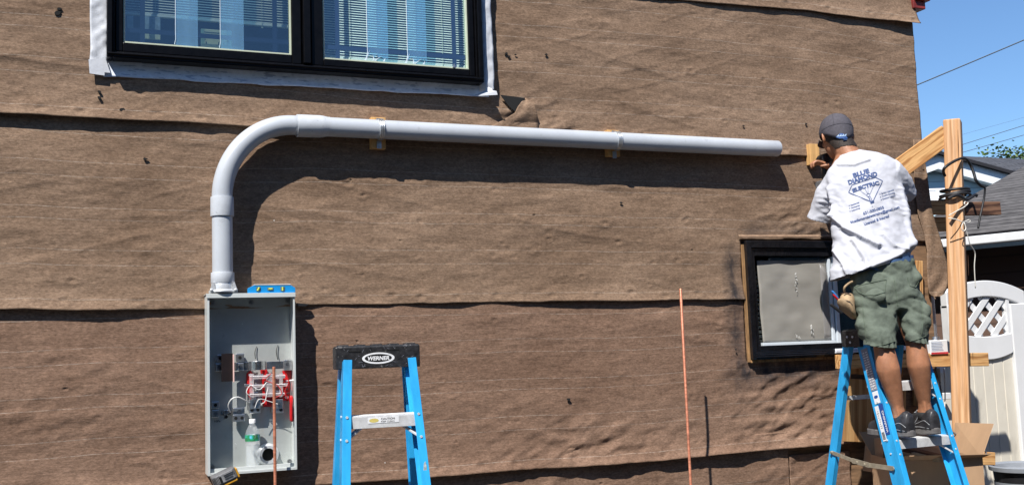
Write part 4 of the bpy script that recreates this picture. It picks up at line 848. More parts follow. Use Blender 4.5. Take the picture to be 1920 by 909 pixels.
# paint chips and stickers on the left ladder
t, rail, s, c, rails = tL
q = rail(1, True, 1.27)-c*.0455-s*.015; m = MB(); rg = random.Random(4); 
m.prism([q+s*(.0085*math.cos(a)*rg.uniform(.6, 1))+Vector((0, 0, .030*math.sin(a)*rg.uniform(.7, 1))) for a in np.linspace(0, 2*math.pi, 14, endpoint=False)], -c*.0006); m.build('worn_patch', M_gry if False else pm('worn_pale', (.5, .58, .6), .7, var=.3, scale=60), rails[1, 1])
# stickers down the side of the right ladder's near rail
t, rail, s, c, rails = tR
def sticker(z0, z1, w_, mat, parent, dv=0.0, off=.0012, name='sticker'):
    a, b = rail(-1, True, z0), rail(-1, True, z1); x = (b-a).normalized(); y = (s-x*s.dot(x)).normalized(); z = x.cross(y)
    m = MB(); A0 = a-y*off+z*dv; B0 = b-y*off+z*dv; m.prism([A0-z*w_/2, A0+z*w_/2, B0+z*w_/2, B0-z*w_/2], -y*.0008); return m.build(name, mat, parent), A0, x, y, z
R0 = rails[-1, 1]
st1, A0, x, y, z = sticker(1.42, 1.63, .046, M_gry, R0)
m = MB(); rg = random.Random(9)
for k in range(16):
    for j in range(2): m.box(A0+x*(.01+k*.0125)+z*(-.010+.020*j)-y*.0014, (.0035, .0006, rg.uniform(.010, .018)), Matrix((x, y, z)).transposed())
m.build('sticker_print', M_wht, st1)
st2, A0, x, y, z = sticker(1.355, 1.415, .040, M_wht, R0); m = MB(); m.prism([A0+x*.034+z*.014*math.cos(k)+x*.008*math.sin(k)-y*.001 for k in np.linspace(0, 6.28, 16, endpoint=False)], -y*.0006); m.build('sticker_print', M_nvy, st2)
st3, A0, x, y, z = sticker(1.20, 1.35, .030, M_nvy, R0, -.016)
m = MB(); add_text(m.bm, 'WARNING', lambda u, v: A0+x*(.01+u*.11)+z*(-.008+v*.013)-y*.001, .02); m.build('sticker_print', M_wht, st3, recalc=False)
st4, A0, x, y, z = sticker(1.175, 1.345, .026, M_wht, R0, .015)
m = MB(); 
for k in range(11): m.box(A0+x*(.008+k*.0035)-y*.0012, (.0018, .0006, .018), Matrix((x, y, z)).transposed())
for k in range(9): m.box(A0+x*(.065+k*.0105)-y*.0012+z*rg.uniform(-.003, .003), (.0022, .0006, rg.uniform(.006, .015)), Matrix((x, y, z)).transposed())
m.build('sticker_print', M_inkd, st4)
# rag on the next step down of the left ladder
t, rail, s, c, rails = tL
q = at(733, 907, -.0); a, b = rail(-1, True, 1.150), rail(1, True, 1.150); ctr = (a+b)/2+s*.02+Vector((0, 0, .028)); m = MB()
bmesh.ops.create_icosphere(m.bm, subdivisions=4, radius=1, matrix=Matrix.Translation(ctr)@Matrix.Diagonal((.036, .03, .026, 1)))
for v in m.bm.verts:
    d = v.co-ctr; k = 1+.22*n1(d.x*90, d.z*90+d.y*50, 9)+.1*n1(d.x*200, d.z*150, 8); v.co = ctr+d*k
    v.co.z = max(v.co.z, 1.150+.004)
o = m.build('rag', pm('pink_cloth', (.6, .32, .28), .9, var=.2, scale=40, bump=.4), None, 2); tag(o, 'crumpled pink cloth lying on a step of the left ladder', 'rag')
# ------------------------------------------------------------------ unseen house shape added behind the camera to cut sky light on the wall
M_sidn = pm('taupe_siding', (.10, .095, .09), .8, var=.1)
sky_blocker = thing('neighbour_house', 'unseen taupe house added behind the camera to block sky light', 'house', (2, -10, 0))
m = MB(); m.bx(-9, 17, -12, -7.6, 0, 4.75); m.bx(-9, -.9, -12, -7.6, 4.905, 7.6); m.bx(6.6, 17, -12, -7.6, 4.905, 7.6); m.build('wall', M_sidn, sky_blocker)  # tall ends cut sky light; low middle leaves sky for the window reflection
M_roofd = pm('dark_shingles', (.05, .05, .055), .9, var=.2)
m = MB(); m.prism([(-9.4, -12.3, 4.76), (-9.4, -7.5, 4.76), (-9.4, -7.5, 4.9), (-9.4, -12.3, 4.9)], (26.8, 0, 0)); m.build('roof', M_roofd, sky_blocker)
# ------------------------------------------------------------------ post, brace and rails at the corner
M_cedar = wood('cedar_post', (.68, .42, .24), (.56, .31, .15), 9, knots=.5)
M_fir = wood('fir_board', (.68, .40, .17), (.42, .20, .07), 18, knots=1.4)
M_old = wood('weathered_board', (.22, .12, .075), (.07, .035, .025), 16, knots=1.2)
YP = -.22
pa = at(1807, 905, YP); pb = at(1786, 226, YP)
post = thing('timber_post', 'tall fresh timber post with diagonal brace and rails at the house corner', 'post', (pa.x, YP, 0))
dr = (pb-pa).normalized(); base = pa-dr*(pa.z/dr.z)
ang = math.radians(38); side_ = Vector((math.cos(ang), math.sin(ang), 0))
p_ = plank('post', base, pb, .096, .096, M_cedar, post, up=side_, bevel=.008)
for (x0, y0, y1) in ((1796, 243, 300), (1801, 246, 296), (1815, 478, 516), (1818, 560, 590), (1835, 790, 830)):
    a = at(x0, y0, YP-.062); b = at(x0+(y1-y0)*.03, y1, YP-.062); m = MB(); m.tube([a, (a+b)/2, b], [.0008, .0022, .0008], 5); m.build('crack', pm('crack_dark', (.07, .03, .015), .9), post)
a = P(1772, 240, (pb-CP).dot(fw)); a = at(1775, 252, YP+.02); b = at(1640, 350, -.05)
plank('brace', b, a, .038, .118, M_fir, post, up=(0, 0, 1))
def hp(name, x0, y0, x1, y1, Y0, Y1, h, mat, th=.038):
    return plank(name, at(x0, y0, Y0), at(x1, y1, Y1), th, h, mat, post, up=(0, 0, 1))
hp('rail', 1570, 678, 1849, 673, -.115, -.115, .080, M_fir)
hp('rail', 1740, 389, 1800, 389, .05, .05, .088, M_fir)
hp('rail', 1740, 421, 1800, 420, .08, .08, .088, M_fir)
hp('rail_end', 1806, 392, 1872, 391, -.12, -.12, .082, M_old)
hp('rail_end', 1822, 858, 1862, 859, -.115, -.115, .075, M_fir)
plank('stud', at(1722, 760, -.04), at(1719, 489, -.04), .052, .045, M_fir, post, up=(0, 1, 0))
# plywood on the wall under the window
M_ply2 = wood('plywood', (.50, .30, .13), (.34, .18, .07), 5, knots=1.2)
m = MB(); ply = plank('plywood_board', at(1640, 829, -.07), at(1640, 712, -.07), at(1704, 770, -.07).x-at(1588, 770, -.07).x, .014, M_ply2, None, up=(0, 1, 0))
tag(ply, 'square of bare plywood fixed low on the wall behind the right ladder', 'plywood board')
py_ = plank('plywood_board', at(1640, 703, -.06), at(1640, 684, -.06), .40, .018, M_ply2, None, up=(0, 1, 0)); tag(py_, 'narrow offcut of dark plywood above the square board under the window', 'plywood board')
pl3 = plank('timber_offcut', at(1686, 800, -.10), at(1684, 738, -.10), .05, .03, M_fir, None, up=(0, 1, 0)); tag(pl3, 'short upright orange timber offcut seen between the legs of the man', 'timber offcut')
# ---- cords on the post
M_rub = pm('black_rubber', (.018, .018, .02), .5, var=.3); scuff(M_cedar, (.30, .15, .07), 14, .64, (.4, 3, 3), .6, .05); M_str = pm('white_string', (.7, .68, .62), .8, var=.1)
dxp = dr.x/dr.z
def onpost(z, ang_, r=.072): c_ = base+dr*(z/dr.z); return c_+Vector((math.cos(ang_)*r, math.sin(ang_)*r, 0))
def cord(name, pts, r, mat, label, cat, n=6): m = MB(); m.tube(smooth_path(pts, n), r, 8); o = m.build(name, mat, None, 2); return tag(o, label, cat) if label else o
z1_ = at(1790, 310, YP).z
cord('bungee_cord', [at(1772, 330, YP-.05), at(1769, 322, YP-.06), at(1772, 314, YP-.085), at(1788, 303, YP-.085), at(1803, 297, YP-.08), at(1812, 299, YP-.06), at(1820, 310, YP-.04), at(1826, 325, YP-.05), at(1830, 338, YP-.06), at(1838, 347, YP-.06), at(1846, 351, YP-.06)], .0085, M_rub, 'black rubber cord looped over the upper part of the timber post', 'cord')
for k, (dy, rr_) in enumerate(((0, .0085), (7, .008), (12, .007))):
    z = at(1795, 357+dy, YP).z; pts = [onpost(z+.01*math.sin(t*1.3+k)*(1 if k else .3), t, .078+.004*k) for t in np.linspace(0, 2*math.pi, 26)]
    m = MB(); m.tube(pts, rr_, 8)
    if k == 1: m.tube(smooth_path([at(1778, 372, YP-.09), at(1795, 366, YP-.10), at(1812, 374, YP-.09), at(1827, 366, YP-.07), at(1832, 367, YP-.07)]), .010, 8)
    o = m.build('black_strap', M_rub, None, 2); tag(o, ['topmost', 'middle', 'lowest'][k]+' of three black straps wound round the post above the rails', 'strap', 'black straps round the post')
def strn(pts, label, r=.0028): return cord('string', pts, r, M_str, label, 'string')
strn([at(1779, 404, YP-.08), at(1795, 395, YP-.10), at(1808, 388, YP-.10), at(1815, 381, YP-.09), at(1812, 377, YP-.09), at(1808, 381, YP-.1), at(1812, 386, YP-.1)], 'white string tied slantwise round the post under the black straps')
strn([at(1778, 409, YP-.08), at(1792, 411, YP-.10), at(1806, 416, YP-.11), at(1817, 412, YP-.08), at(1818, 416, YP-.08), at(1806, 418, YP-.11), at(1803, 428, YP-.11), at(1807, 433, YP-.11), at(1811, 428, YP-.11), at(1808, 417, YP-.11)], 'white string tied in a bow below the slanted string on the post')
strn([at(1808, 418, YP-.11), at(1814, 440, YP-.10), at(1819, 458, YP-.09), at(1828, 474, YP-.07), at(1827, 500, YP-.06), at(1829, 540, YP-.05)], 'long loose white string hanging down the right side of the post')
cord('strap_tail', [at(1847, 352, YP-.06), at(1845, 372, YP-.05), at(1838, 405, YP-.05), at(1834, 428, YP-.05)], .006, M_rub, 'flat black strap tail hanging behind the rail end', 'strap')
M_wire = pm('grey_cable', (.14, .14, .15), .5)
cord('cable', [at(1755, 690, -.05), at(1764, 730, -.08), at(1768, 790, -.12), at(1775, 800, -.3), at(1790, 812, -.33), at(1815, 828, -.33), at(1836, 842, -.30), at(1848, 846, -.28), at(1847, 852, -.28), at(1838, 852, -.26)], .005, M_wire, 'dark cable drooping across the foot of the timber post', 'cable')
cord('cable', [at(1770, 690, 0), at(1772, 740, -.01), at(1771, 780, -.02), at(1778, 800, -.05)], .0035, M_str, 'thin white cable hanging left of the timber post', 'cable')
cord('cable', [at(1735, 798, -.4), at(1745, 786, -.4), at(1760, 784, -.38), at(1775, 795, -.34)], .003, M_wire, 'thin cable arching up beside the right rail of the ladder', 'cable')
m = MB(); a = at(1761, 679, -.10); m.tube([at(1758, 690, -.13), at(1763, 718, -.13)], [.012, .004], 8); o = m.build('cable_plug', M_rub, None, True); tag(o, 'black cable end hanging under the rail left of the post', 'cable plug')
# ---- tin on the rail
tc_ = at(1759, 664, -.115); zt_ = tc_.z+.0; tin = thing('solvent_tin', 'rectangular tin with white and red label standing on the rail behind the man', 'tin', (tc_.x, -.115, zt_))
zr = at(1759, 664, -.115).z-.0; w_ = .078
m = MB(); m.bx(tc_.x-w_, tc_.x+w_*.7, -.14, -.09, zr, zr+.085); m.build('body', pm('tin_white', (.72, .74, .76), .35, var=.04), tin, bevel=.004)
m = MB(); m.bx(tc_.x-w_+.002, tc_.x+w_*.7-.002, -.1412, -.1402, zr+.003, zr+.014); m.build('red_band', pm('band_red', (.55, .05, .06), .4), tin)
m = MB(); 
for k in range(6): m.bx(tc_.x-w_+.008, tc_.x+.018-.004*(k % 3), -.1412, -.1404, zr+.024+k*.009, zr+.027+k*.009)
m.build('fine_print', pm('print_grey', (.35, .42, .55), .5), tin)
m = MB(); m.tube([(tc_.x-.01, -.115, zr+.085), (tc_.x-.01, -.115, zr+.105)], [.024, .02], 16); m.build('cap', M_alu, tin, True)

# ------------------------------------------------------------------ grey flue behind the corner and vinyl fence and gate
M_vin = pm('white_vinyl_fence', (.72, .73, .74), .42, var=.03, scale=3); M_vinb = pm('cream_vinyl', (.68, .64, .55), .45, var=.04, scale=4)
M_met = pm('sheet_metal', (.42, .42, .43), .38, metal=.3, var=.1, scale=4)
flue = MB(); x0, x1 = at(1741, 600, .02).x, at(1778, 600, .02).x; zc0, zc1 = at(1760, 666, .02).z, at(1760, 548, .02).z; xc = (x0+x1)/2; r_ = (x1-x0)/2
flue.loft([[Vector((xc+math.cos(k/24*2*math.pi)*q, .15+math.sin(k/24*2*math.pi)*q, z)) for k in range(24)] for q, z in ((r_*.6, zc0-.10), (r_*.8, zc0-.02), (r_, zc0+.08), (r_, zc1+.3))])
o = flue.build('flue_pipe', M_met, None, True); tag(o, 'wide grey metal pipe standing at the house corner behind the hanging paper flap', 'flue pipe')
m = MB(); m.bx(at(1738, 700, .3).x, at(1800, 700, .3).x, .32, .36, 0, at(1750, 640, .3).z); o = m.build('fence_panel', M_vinb, None, bevel=.005); tag(o, 'plain cream vinyl panel low behind the house corner', 'fence panel')
m = MB(); q = at(1757, 695, .25); m.bx(q.x-.02, q.x+.06, .24, .28, q.z-.015, q.z+.05); q = at(1774, 742, .25); m.bx(q.x-.03, q.x+.03, .24, .28, q.z-.02, q.z+.02); o = m.build('junction_box', M_vin, None, bevel=.003); tag(o, 'small white utility boxes fixed to the cream panel', 'utility box')
scuff(M_vin, (.40, .37, .32), 6, .56, (1, 1, .4), .35, .15); scuff(M_vinb, (.34, .30, .24), 7, .54, (1, 1, .35), .4, .15)
YG = .75
gl_, gr_ = at(1775, 640, YG).x, at(1975, 640, YG).x; gx = lambda px: at(px, 640, YG).x
gate = thing('vinyl_gate', 'arched white vinyl gate with a lattice window above cream boards', 'gate', ((gl_+gr_)/2, YG, 0))
ztop = at(1855, 526, YG).z; zsh = at(1778, 548, YG).z
cxg = at(1850, 640, YG).x; Rg = ((cxg-gl_)**2+(ztop-zsh)**2)/(2*(ztop-zsh))
arc = lambda x, d=0: ztop-d-(Rg-math.sqrt(max(0, Rg*Rg-(x-cxg)**2)))
rail_z = lambda px, py: at(px, py, YG).z
fw_ = .145; m = MB(); xs_ = np.linspace(gl_, cxg*2-gl_ if cxg*2-gl_ < gr_ else gr_, 26)
gr_ = xs_[-1]
top = [(x, YG-.03, arc(x)) for x in xs_]; inn = [(x, YG-.03, arc(x, .115)) for x in xs_[::-1]]; m.prism(top+inn, (0, .06, 0)); m.build('arched_rail', M_vin, gate, bevel=.006)
m = MB(); sw = .115; m.bx(gl_, gl_+sw, YG-.035, YG+.035, .06, arc(gl_)-.09); m.build('stile', M_vin, gate, bevel=.006)
xr = at(1893, 640, YG).x; m = MB(); m.bx(xr, gr_, YG-.035, YG+.035, .06, arc(gr_)-.09); m.build('stile', M_vin, gate, bevel=.006)
zl = rail_z(1850, 628); zlb = rail_z(1850, 662); m = MB()
xs2 = np.linspace(gl_+sw+.002, xr-.002, 20); sag = lambda x: .05*(1-((x-(gl_+sw+xr)/2)/((xr-gl_-sw)/2))**2)
m.prism([(x, YG-.03, zl+.01-sag(x)*.4) for x in xs2]+[(x, YG-.03, zlb-sag(x)*.9) for x in xs2[::-1]], (0, .06, 0)); m.build('mid_rail', M_vin, gate, bevel=.005)
m = MB(); nb = 5; wdt = (xr-gl_-sw)/nb
for k in range(nb): m.bx(gl_+sw+k*wdt+.003, gl_+sw+(k+1)*wdt-.003, YG-.012, YG+.012, .10, zlb-.0)
m.bx(gl_+sw, xr, YG-.008, YG+.008, .10, zlb-.002); m.build('boards', M_vinb, gate, bevel=.003)
m = MB(); lx0, lx1 = gl_+sw, xr; lz0 = zl-.01; pitch = .155
def clip_seg(x, z, dx, dz):
    out = []; 
    for t in np.linspace(-2, 2, 400):
        a, b = x+dx*t, z+dz*t
        if lx0-.01 < a < lx1+.01 and lz0-.01 < b < arc(a, .10): out.append((a, b))
    return (out[0], out[-1]) if len(out) > 3 else None
for sgn, yy in ((1, YG-.012), (-1, YG-.0025)):
    k = -12
    while k < 20:
        sg = clip_seg(lx0+k*pitch+(0 if sgn > 0 else .05), lz0, .7071*sgn, .7071); k += 1
        if sg: m.bar((sg[0][0], yy, sg[0][1]), (sg[1][0], yy, sg[1][1]), .008, .046, (0, 1, 0)) if False else m.bar((sg[0][0], yy, sg[0][1]), (sg[1][0], yy, sg[1][1]), .046, .008, (0, 1, 0))
m.build('lattice', M_vin, gate)
m = MB(); m.bx(lx0-.0, lx0+.02, YG-.025, YG+.02, lz0, arc(lx0, .11)); m.bx(lx1-.03, lx1+.0, YG-.025, YG+.02, lz0, arc(lx1, .11)); m.build('lattice_trim', M_vin, gate, bevel=.002)
# grey tub in front of the gate, on a stack of crates below the frame
tb = at(1915, 872, .1); tub = thing('plastic_tub', 'grey plastic tub with black sides standing at the right edge before the gate', 'tub', (tb.x, .1, 0))
def oval(cx, cy, z, rx, ry, n=40): return [Vector((cx+rx*math.cos(k/n*2*math.pi), cy+ry*math.sin(k/n*2*math.pi), z)) for k in range(n)]
tz = tb.z+.0; tx = tb.x+.02; M_tubg = pm('tub_grey', (.24, .26, .29), .45, var=.08); M_tubk = pm('tub_black', (.015, .015, .017), .4)
m = MB(); m.loft([oval(tx, .1, tz-.03, .195, .175), oval(tx, .1, tz-.025, .215, .195), oval(tx, .1, tz, .218, .198), oval(tx, .1, tz+.006, .208, .188), oval(tx, .1, tz-.005, .19, .17), oval(tx, .1, tz-.10, .178, .158), oval(tx, .1, tz-.30, .15, .13)]); m.build('rim', M_tubg, tub, True)
m = MB(); m.loft([oval(tx, .1, .42, .14, .12), oval(tx, .1, tz-.10, .185, .165), oval(tx, .1, tz-.031, .192, .172)]); m.build('side', M_tubk, tub, True)
m = MB(); m.loft([oval(tx, .1, tz-.17, .186, .166), oval(tx, .1, tz-.095, .189, .169)], False); m.build('grey_band', M_tubg, tub, True)
M_crate = pm('crate_black', (.03, .03, .03), .6)
m = MB(); m.bx(tx-.22, tx+.22, -.1, .3, .0, .415); o = m.build('crate', M_crate, None, bevel=.02); tag(o, 'black crate under the grey plastic tub', 'crate')
# ---- cardboard boxes
M_card = pm('cardboard', (.42, .27, .16), .85, var=.07, scale=5, bump=.1, bscale=40, stretch=(1, 1, .4)); M_tape2 = pm('brown_tape', (.30, .19, .08), .3, var=.1)
cbx = thing('cardboard_box', 'large open cardboard box with a raised flap beside the timber post', 'box', (at(1740, 880, -.45).x, -.45, 0))
A0 = at(1770, 862, -.62); zb_ = A0.z; xa, xb = at(1700, 870, -.62).x, at(1812, 870, -.45).x
M3 = Matrix.Rotation(math.radians(-20), 3, 'Z'); cc = Vector(((xa+xb)/2+.03, -.42, zb_/2)); bw, bd = .46, .34
def cl(u, v, z): return Vector((cc.x, cc.y, 0))+M3@Vector((u, v, 0))+Vector((0, 0, z))
m = MB(); tk = .004
for (u, v, su, sv) in ((0, -bd/2, bw, tk), (0, bd/2, bw, tk), (-bw/2, 0, tk, bd-2*tk), (bw/2, 0, tk, bd-2*tk)): m.box(cl(u, v, zb_/2+.15), (su, sv, zb_-.30), M3)
m.box(cl(0, 0, .302), (bw, bd, .004), M3); m.build('carton', M_card, cbx)
m = MB(); a, b = cl(-bw/2, -bd/2, zb_), cl(bw/2, -bd/2, zb_); m.prism([a, b, b+Vector((.01, -.05, .02)), a+Vector((0, -.07, .03))], (0, 0, .004)); 
m.build('flap', M_card, cbx)
m = MB(); a, b = cl(bw/2, -bd/2, zb_), cl(bw/2, bd/2, zb_); m.prism([a, b, b+Vector((.09, .05, .15)), a+Vector((.10, .0, .17))], (0, .004, 0)); m.build('flap', M_card, cbx)
m = MB(); a, b = cl(-bw/2, bd/2, zb_), cl(bw/2, bd/2, zb_); m.prism([a, b, b+Vector((.03, .04, .13)), a+Vector((-.02, .06, .12))], (0, .004, 0)); m.build('flap', M_card, cbx)
m = MB(); m.box(cl(0, 0, .15), (bw*.9, bd*.9, .297), M3); o = m.build('crate', M_crate, None, bevel=.01); tag(o, 'black crate under the large open cardboard box', 'crate')
c2 = thing('cardboard_box', 'smaller taped cardboard box leaning behind the right ladder under the plywood', 'box', (at(1700, 850, -.2).x, -.2, 0))
M4 = Matrix.Rotation(math.radians(12), 3, 'Y')@Matrix.Rotation(math.radians(-14), 3, 'Z'); k_ = at(1700, 862, -.22)
m = MB(); m.box(k_, (.40, .22, .19), M4); m.build('carton', M_card, c2, bevel=.004)
m = MB(); m.box(k_+M4@Vector((0, -.1115, 0)), (.402, .002, .045), M4); m.build('tape', M_tape2, c2)
o = plank('timber_offcut', at(1686, 838, -.42), at(1800, 866, -.40), .02, .035, M_old, None); tag(o, 'long thin brown timber strip lying across the cardboard boxes', 'timber offcut')

# ------------------------------------------------------------------ neighbours beyond the corner
M_sh1 = bpy.data.materials.new('roof_shingles'); 
def shingle(name, base, dark, w_=.33, h_=.14, sx=1):
    m = bpy.data.materials.new(name); m.use_nodes = True; n = m.node_tree; b = n.nodes['Principled BSDF']; b.inputs['Roughness'].default_value = .95; b.inputs['Specular IOR Level'].default_value = .15
    tc = n.nodes.new('ShaderNodeTexCoord'); br = n.nodes.new('ShaderNodeTexBrick'); br.inputs['Scale'].default_value = 1; br.inputs['Brick Width'].default_value = w_; br.inputs['Row Height'].default_value = h_; br.inputs['Mortar Size'].default_value = .012; br.inputs['Mortar Smooth'].default_value = .3
    br.inputs['Color1'].default_value = (*base, 1); br.inputs['Color2'].default_value = (*[c*.72 for c in base], 1); br.inputs['Mortar'].default_value = (*dark, 1)
    n.links.new(tc.outputs['UV'], br.inputs['Vector']); no = n.nodes.new('ShaderNodeTexNoise'); no.inputs['Scale'].default_value = 9; no.inputs['Detail'].default_value = 8; n.links.new(tc.outputs['UV'], no.inputs['Vector'])
    mx = n.nodes.new('ShaderNodeMix'); mx.data_type = 'RGBA'; mx.blend_type = 'MULTIPLY'; mx.inputs[0].default_value = .8; rp = n.nodes.new('ShaderNodeValToRGB'); rp.color_ramp.elements[0].position = .3; rp.color_ramp.elements[1].position = .7; rp.color_ramp.elements[0].color = (.55, .55, .55, 1); rp.color_ramp.elements[1].color = (1.2, 1.2, 1.2, 1)
    n.links.new(no.outputs[0], rp.inputs[0]); n.links.new(br.outputs[0], mx.inputs[6]); n.links.new(rp.outputs[0], mx.inputs[7]); n.links.new(mx.outputs[2], b.inputs['Base Color']); return m
M_sh1 = shingle('charcoal_shingles', (.095, .098, .11), (.03, .03, .035), .3, .16); M_sh2 = shingle('grey_shingles', (.125, .12, .12), (.018, .018, .02), 3.4, .155)
def quad_uv(name, pts, mat, parent, thick=.05):
    m = MB(); pts = [Vector(p) for p in pts]; vs_ = [m.bm.verts.new(p) for p in pts]; f = m.bm.faces.new(vs_); uvl = m.bm.loops.layers.uv.new('UVMap')
    x = (pts[1]-pts[0]).normalized(); nn_ = x.cross(pts[-1]-pts[0]).normalized(); y = nn_.cross(x)
    for lp in f.loops: d = lp.vert.co-pts[0]; lp[uvl].uv = (d.dot(x), d.dot(y))
    o = m.build(name, mat, parent, recalc=False); s_ = o.modifiers.new('t', 'SOLIDIFY'); s_.thickness = thick; s_.offset = -1; return o
def siding(name, col, h=.11, axis=2, dark=.5):
    m = bpy.data.materials.new(name); m.use_nodes = True; n = m.node_tree; b = n.nodes['Principled BSDF']; b.inputs['Roughness'].default_value = .55
    tc = n.nodes.new('ShaderNodeTexCoord'); sp = n.nodes.new('ShaderNodeSeparateXYZ'); n.links.new(tc.outputs['Object'], sp.inputs[0]); ma = n.nodes.new('ShaderNodeMath'); ma.operation = 'DIVIDE'; ma.inputs[1].default_value = h; fr_ = n.nodes.new('ShaderNodeMath'); fr_.operation = 'FRACT'
    n.links.new(sp.outputs[2], ma.inputs[0]); n.links.new(ma.outputs[0], fr_.inputs[0]); bu = n.nodes.new('ShaderNodeBump'); bu.inputs['Strength'].default_value = .9; bu.inputs['Distance'].default_value = .03; bu.invert = True
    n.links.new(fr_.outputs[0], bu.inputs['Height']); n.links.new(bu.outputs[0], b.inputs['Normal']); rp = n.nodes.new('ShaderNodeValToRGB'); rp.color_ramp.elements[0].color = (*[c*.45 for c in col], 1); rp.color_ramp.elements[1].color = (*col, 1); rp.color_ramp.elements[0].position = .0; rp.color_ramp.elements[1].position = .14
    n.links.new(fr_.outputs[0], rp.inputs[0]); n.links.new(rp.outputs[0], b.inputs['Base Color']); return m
# near garage: shallow grey roof, white gutter, dark brown siding
gar = thing('garage', 'low garage with weathered grey shingle roof, white gutter and dark brown siding', 'garage', (12, 7, 0))
e0 = P(1662, 456, 10.6); e1 = P(2010, 425, 9.0); e1.z = e0.z = (e0.z+e1.z)/2
e0 = atz(1662, 455, e0.z); dE = (e1-e0); dE.z = 0; e1 = e0+dE.normalized()*9; eh = dE.normalized(); back = Vector((-eh.y, eh.x, 0))
if back.dot(fw) < 0: back = -back
ridge0 = e0+back*3.2+Vector((0, 0, 1.35))+eh*0
# left slope edge aimed at the rake seen in the photograph
r0 = P(1958, 291, (ridge0-CP).dot(fw)+.4)
quad_uv('roof', [e0, e1, r0+eh*7, r0], M_sh2, gar, .06)
M_trimw = pm('white_trim', (.72, .74, .76), .5, var=.03)
gd = Vector((0, 0, -.11)); m = MB(); m.prism([e0-back*.10+Vector((0, 0, -.03)), e1-back*.10+Vector((0, 0, -.03)), e1-back*.10+gd, e0-back*.10+gd], back*.10); 
m.build('gutter', M_trimw, gar, bevel=.01)
m = MB(); m.prism([e0+Vector((0, 0, -.06)), r0+Vector((0, 0, -.06)), r0+Vector((0, 0, -.30)), e0+Vector((0, 0, -.20))], -eh*.03); m.build('rake_board', pm('taupe_trim', (.16, .14, .13), .6), gar)
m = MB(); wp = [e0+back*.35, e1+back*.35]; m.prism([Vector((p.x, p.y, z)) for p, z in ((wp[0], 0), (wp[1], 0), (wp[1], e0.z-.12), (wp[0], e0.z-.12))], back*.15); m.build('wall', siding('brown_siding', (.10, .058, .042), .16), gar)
m = MB(); m.prism([Vector((p.x, p.y, z)) for p, z in ((wp[0]+back*.151, 0), (wp[0]+back*4, 0), (wp[0]+back*4, e0.z+.9), (wp[0]+back*.151, e0.z-.1))], -eh*.1); m.build('wall', MATS['taupe_trim'], gar)
for (a, b) in ((1878, 395),):
    c = P(1883, 395, (e0-CP).dot(fw)+.9); m = MB(); m.tube([c+eh*-.12+Vector((0, 0, -.03)), c+eh*-.08, c+eh*.12], .014, 8); o = m.build('stick', pm('terracotta', (.45, .16, .10), .8), None, True); tag(o, 'short reddish stick lying on the grey garage roof', 'stick')
# far house: light blue gable under a long dark roof
DH = 19.0; bh = thing('neighbour_house', 'light blue gabled house with white trim and long charcoal roof beyond the corner', 'house', P(1800, 640, DH))
pk = P(1748, 309, DH); hr = Vector((cr.x, cr.y, 0)).normalized(); dpt = Vector((fw.x, fw.y, 0)).normalized()
rr0 = P(1868, 343, DH); hwid = (rr0-pk).dot(hr); drop = pk.z-rr0.z; full = 2.4
gR = pk+hr*hwid*full-Vector((0, 0, drop*full)); gL = pk-hr*hwid*full-Vector((0, 0, drop*full))
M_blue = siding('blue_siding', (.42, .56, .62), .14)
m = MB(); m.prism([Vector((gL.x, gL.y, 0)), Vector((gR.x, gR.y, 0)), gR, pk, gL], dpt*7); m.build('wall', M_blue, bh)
m = MB(); up_ = Vector((0, 0, .02))
for s_, g_ in ((1, gR), (-1, gL)):
    d_ = (g_-pk); m.prism([pk-dpt*.25+up_+Vector((0, 0, .12)), g_-dpt*.25+up_+Vector((0, 0, .12)), g_-dpt*.25+Vector((0, 0, -.12)), pk-dpt*.25+Vector((0, 0, -.12))], dpt*.22)
m.build('rake_trim', M_trimw, bh)
m = MB(); m.prism([pk-dpt*.35+Vector((0, 0, .20)), gR-dpt*.35+Vector((0, 0, .20)), gR-dpt*.35+Vector((0, 0, .14)), pk-dpt*.35+Vector((0, 0, .14))], dpt*6); m.prism([pk-dpt*.35+Vector((0, 0, .20)), gL-dpt*.35+Vector((0, 0, .20)), gL-dpt*.35+Vector((0, 0, .14)), pk-dpt*.35+Vector((0, 0, .14))], dpt*6); m.build('porch_roof', M_sh1, bh)
D2 = DH+2.5; rl, rR = P(1660, 286, D2+4), P(2040, 304, D2+4); el, er = P(1660, 309, D2), P(2040, 372, D2)
quad_uv('roof', [el, er, rR, rl], M_sh1, bh, .12)
m = MB(); m.prism([el+Vector((0, 0, -.02)), er+Vector((0, 0, -.02)), er+Vector((0, 0, -.30)), el+Vector((0, 0, -.30))], dpt*.1); m.build('eave_trim', M_trimw, bh)
m = MB(); m.prism([Vector((el.x, el.y, 0))+dpt*.5, Vector((er.x, er.y, 0))+dpt*.5, er+dpt*.5+Vector((0, 0, -.2)), el+dpt*.5+Vector((0, 0, -.2))], dpt*3); m.build('wall', M_blue, bh)
# bright white louvred awning low left of the blue house
q0, q1 = P(1738, 362, 13), P(1790, 374, 13); aw = thing('awning', 'sunlit white ribbed awning below the blue gable', 'awning', q0); hz_ = (q1-q0); 
m = MB()
for k in range(7):
    a = P(1728, 356+k*5.2, 13-k*.12); b = P(1800, 349+k*5.2, 13-k*.12); b.z = a.z; m.prism([a, b, b+Vector((0, 0, -.03))-dpt*.10, a+Vector((0, 0, -.03))-dpt*.10], (0, 0, .012))
m.build('ribs', pm('awning_white', (.82, .83, .84), .5), aw)
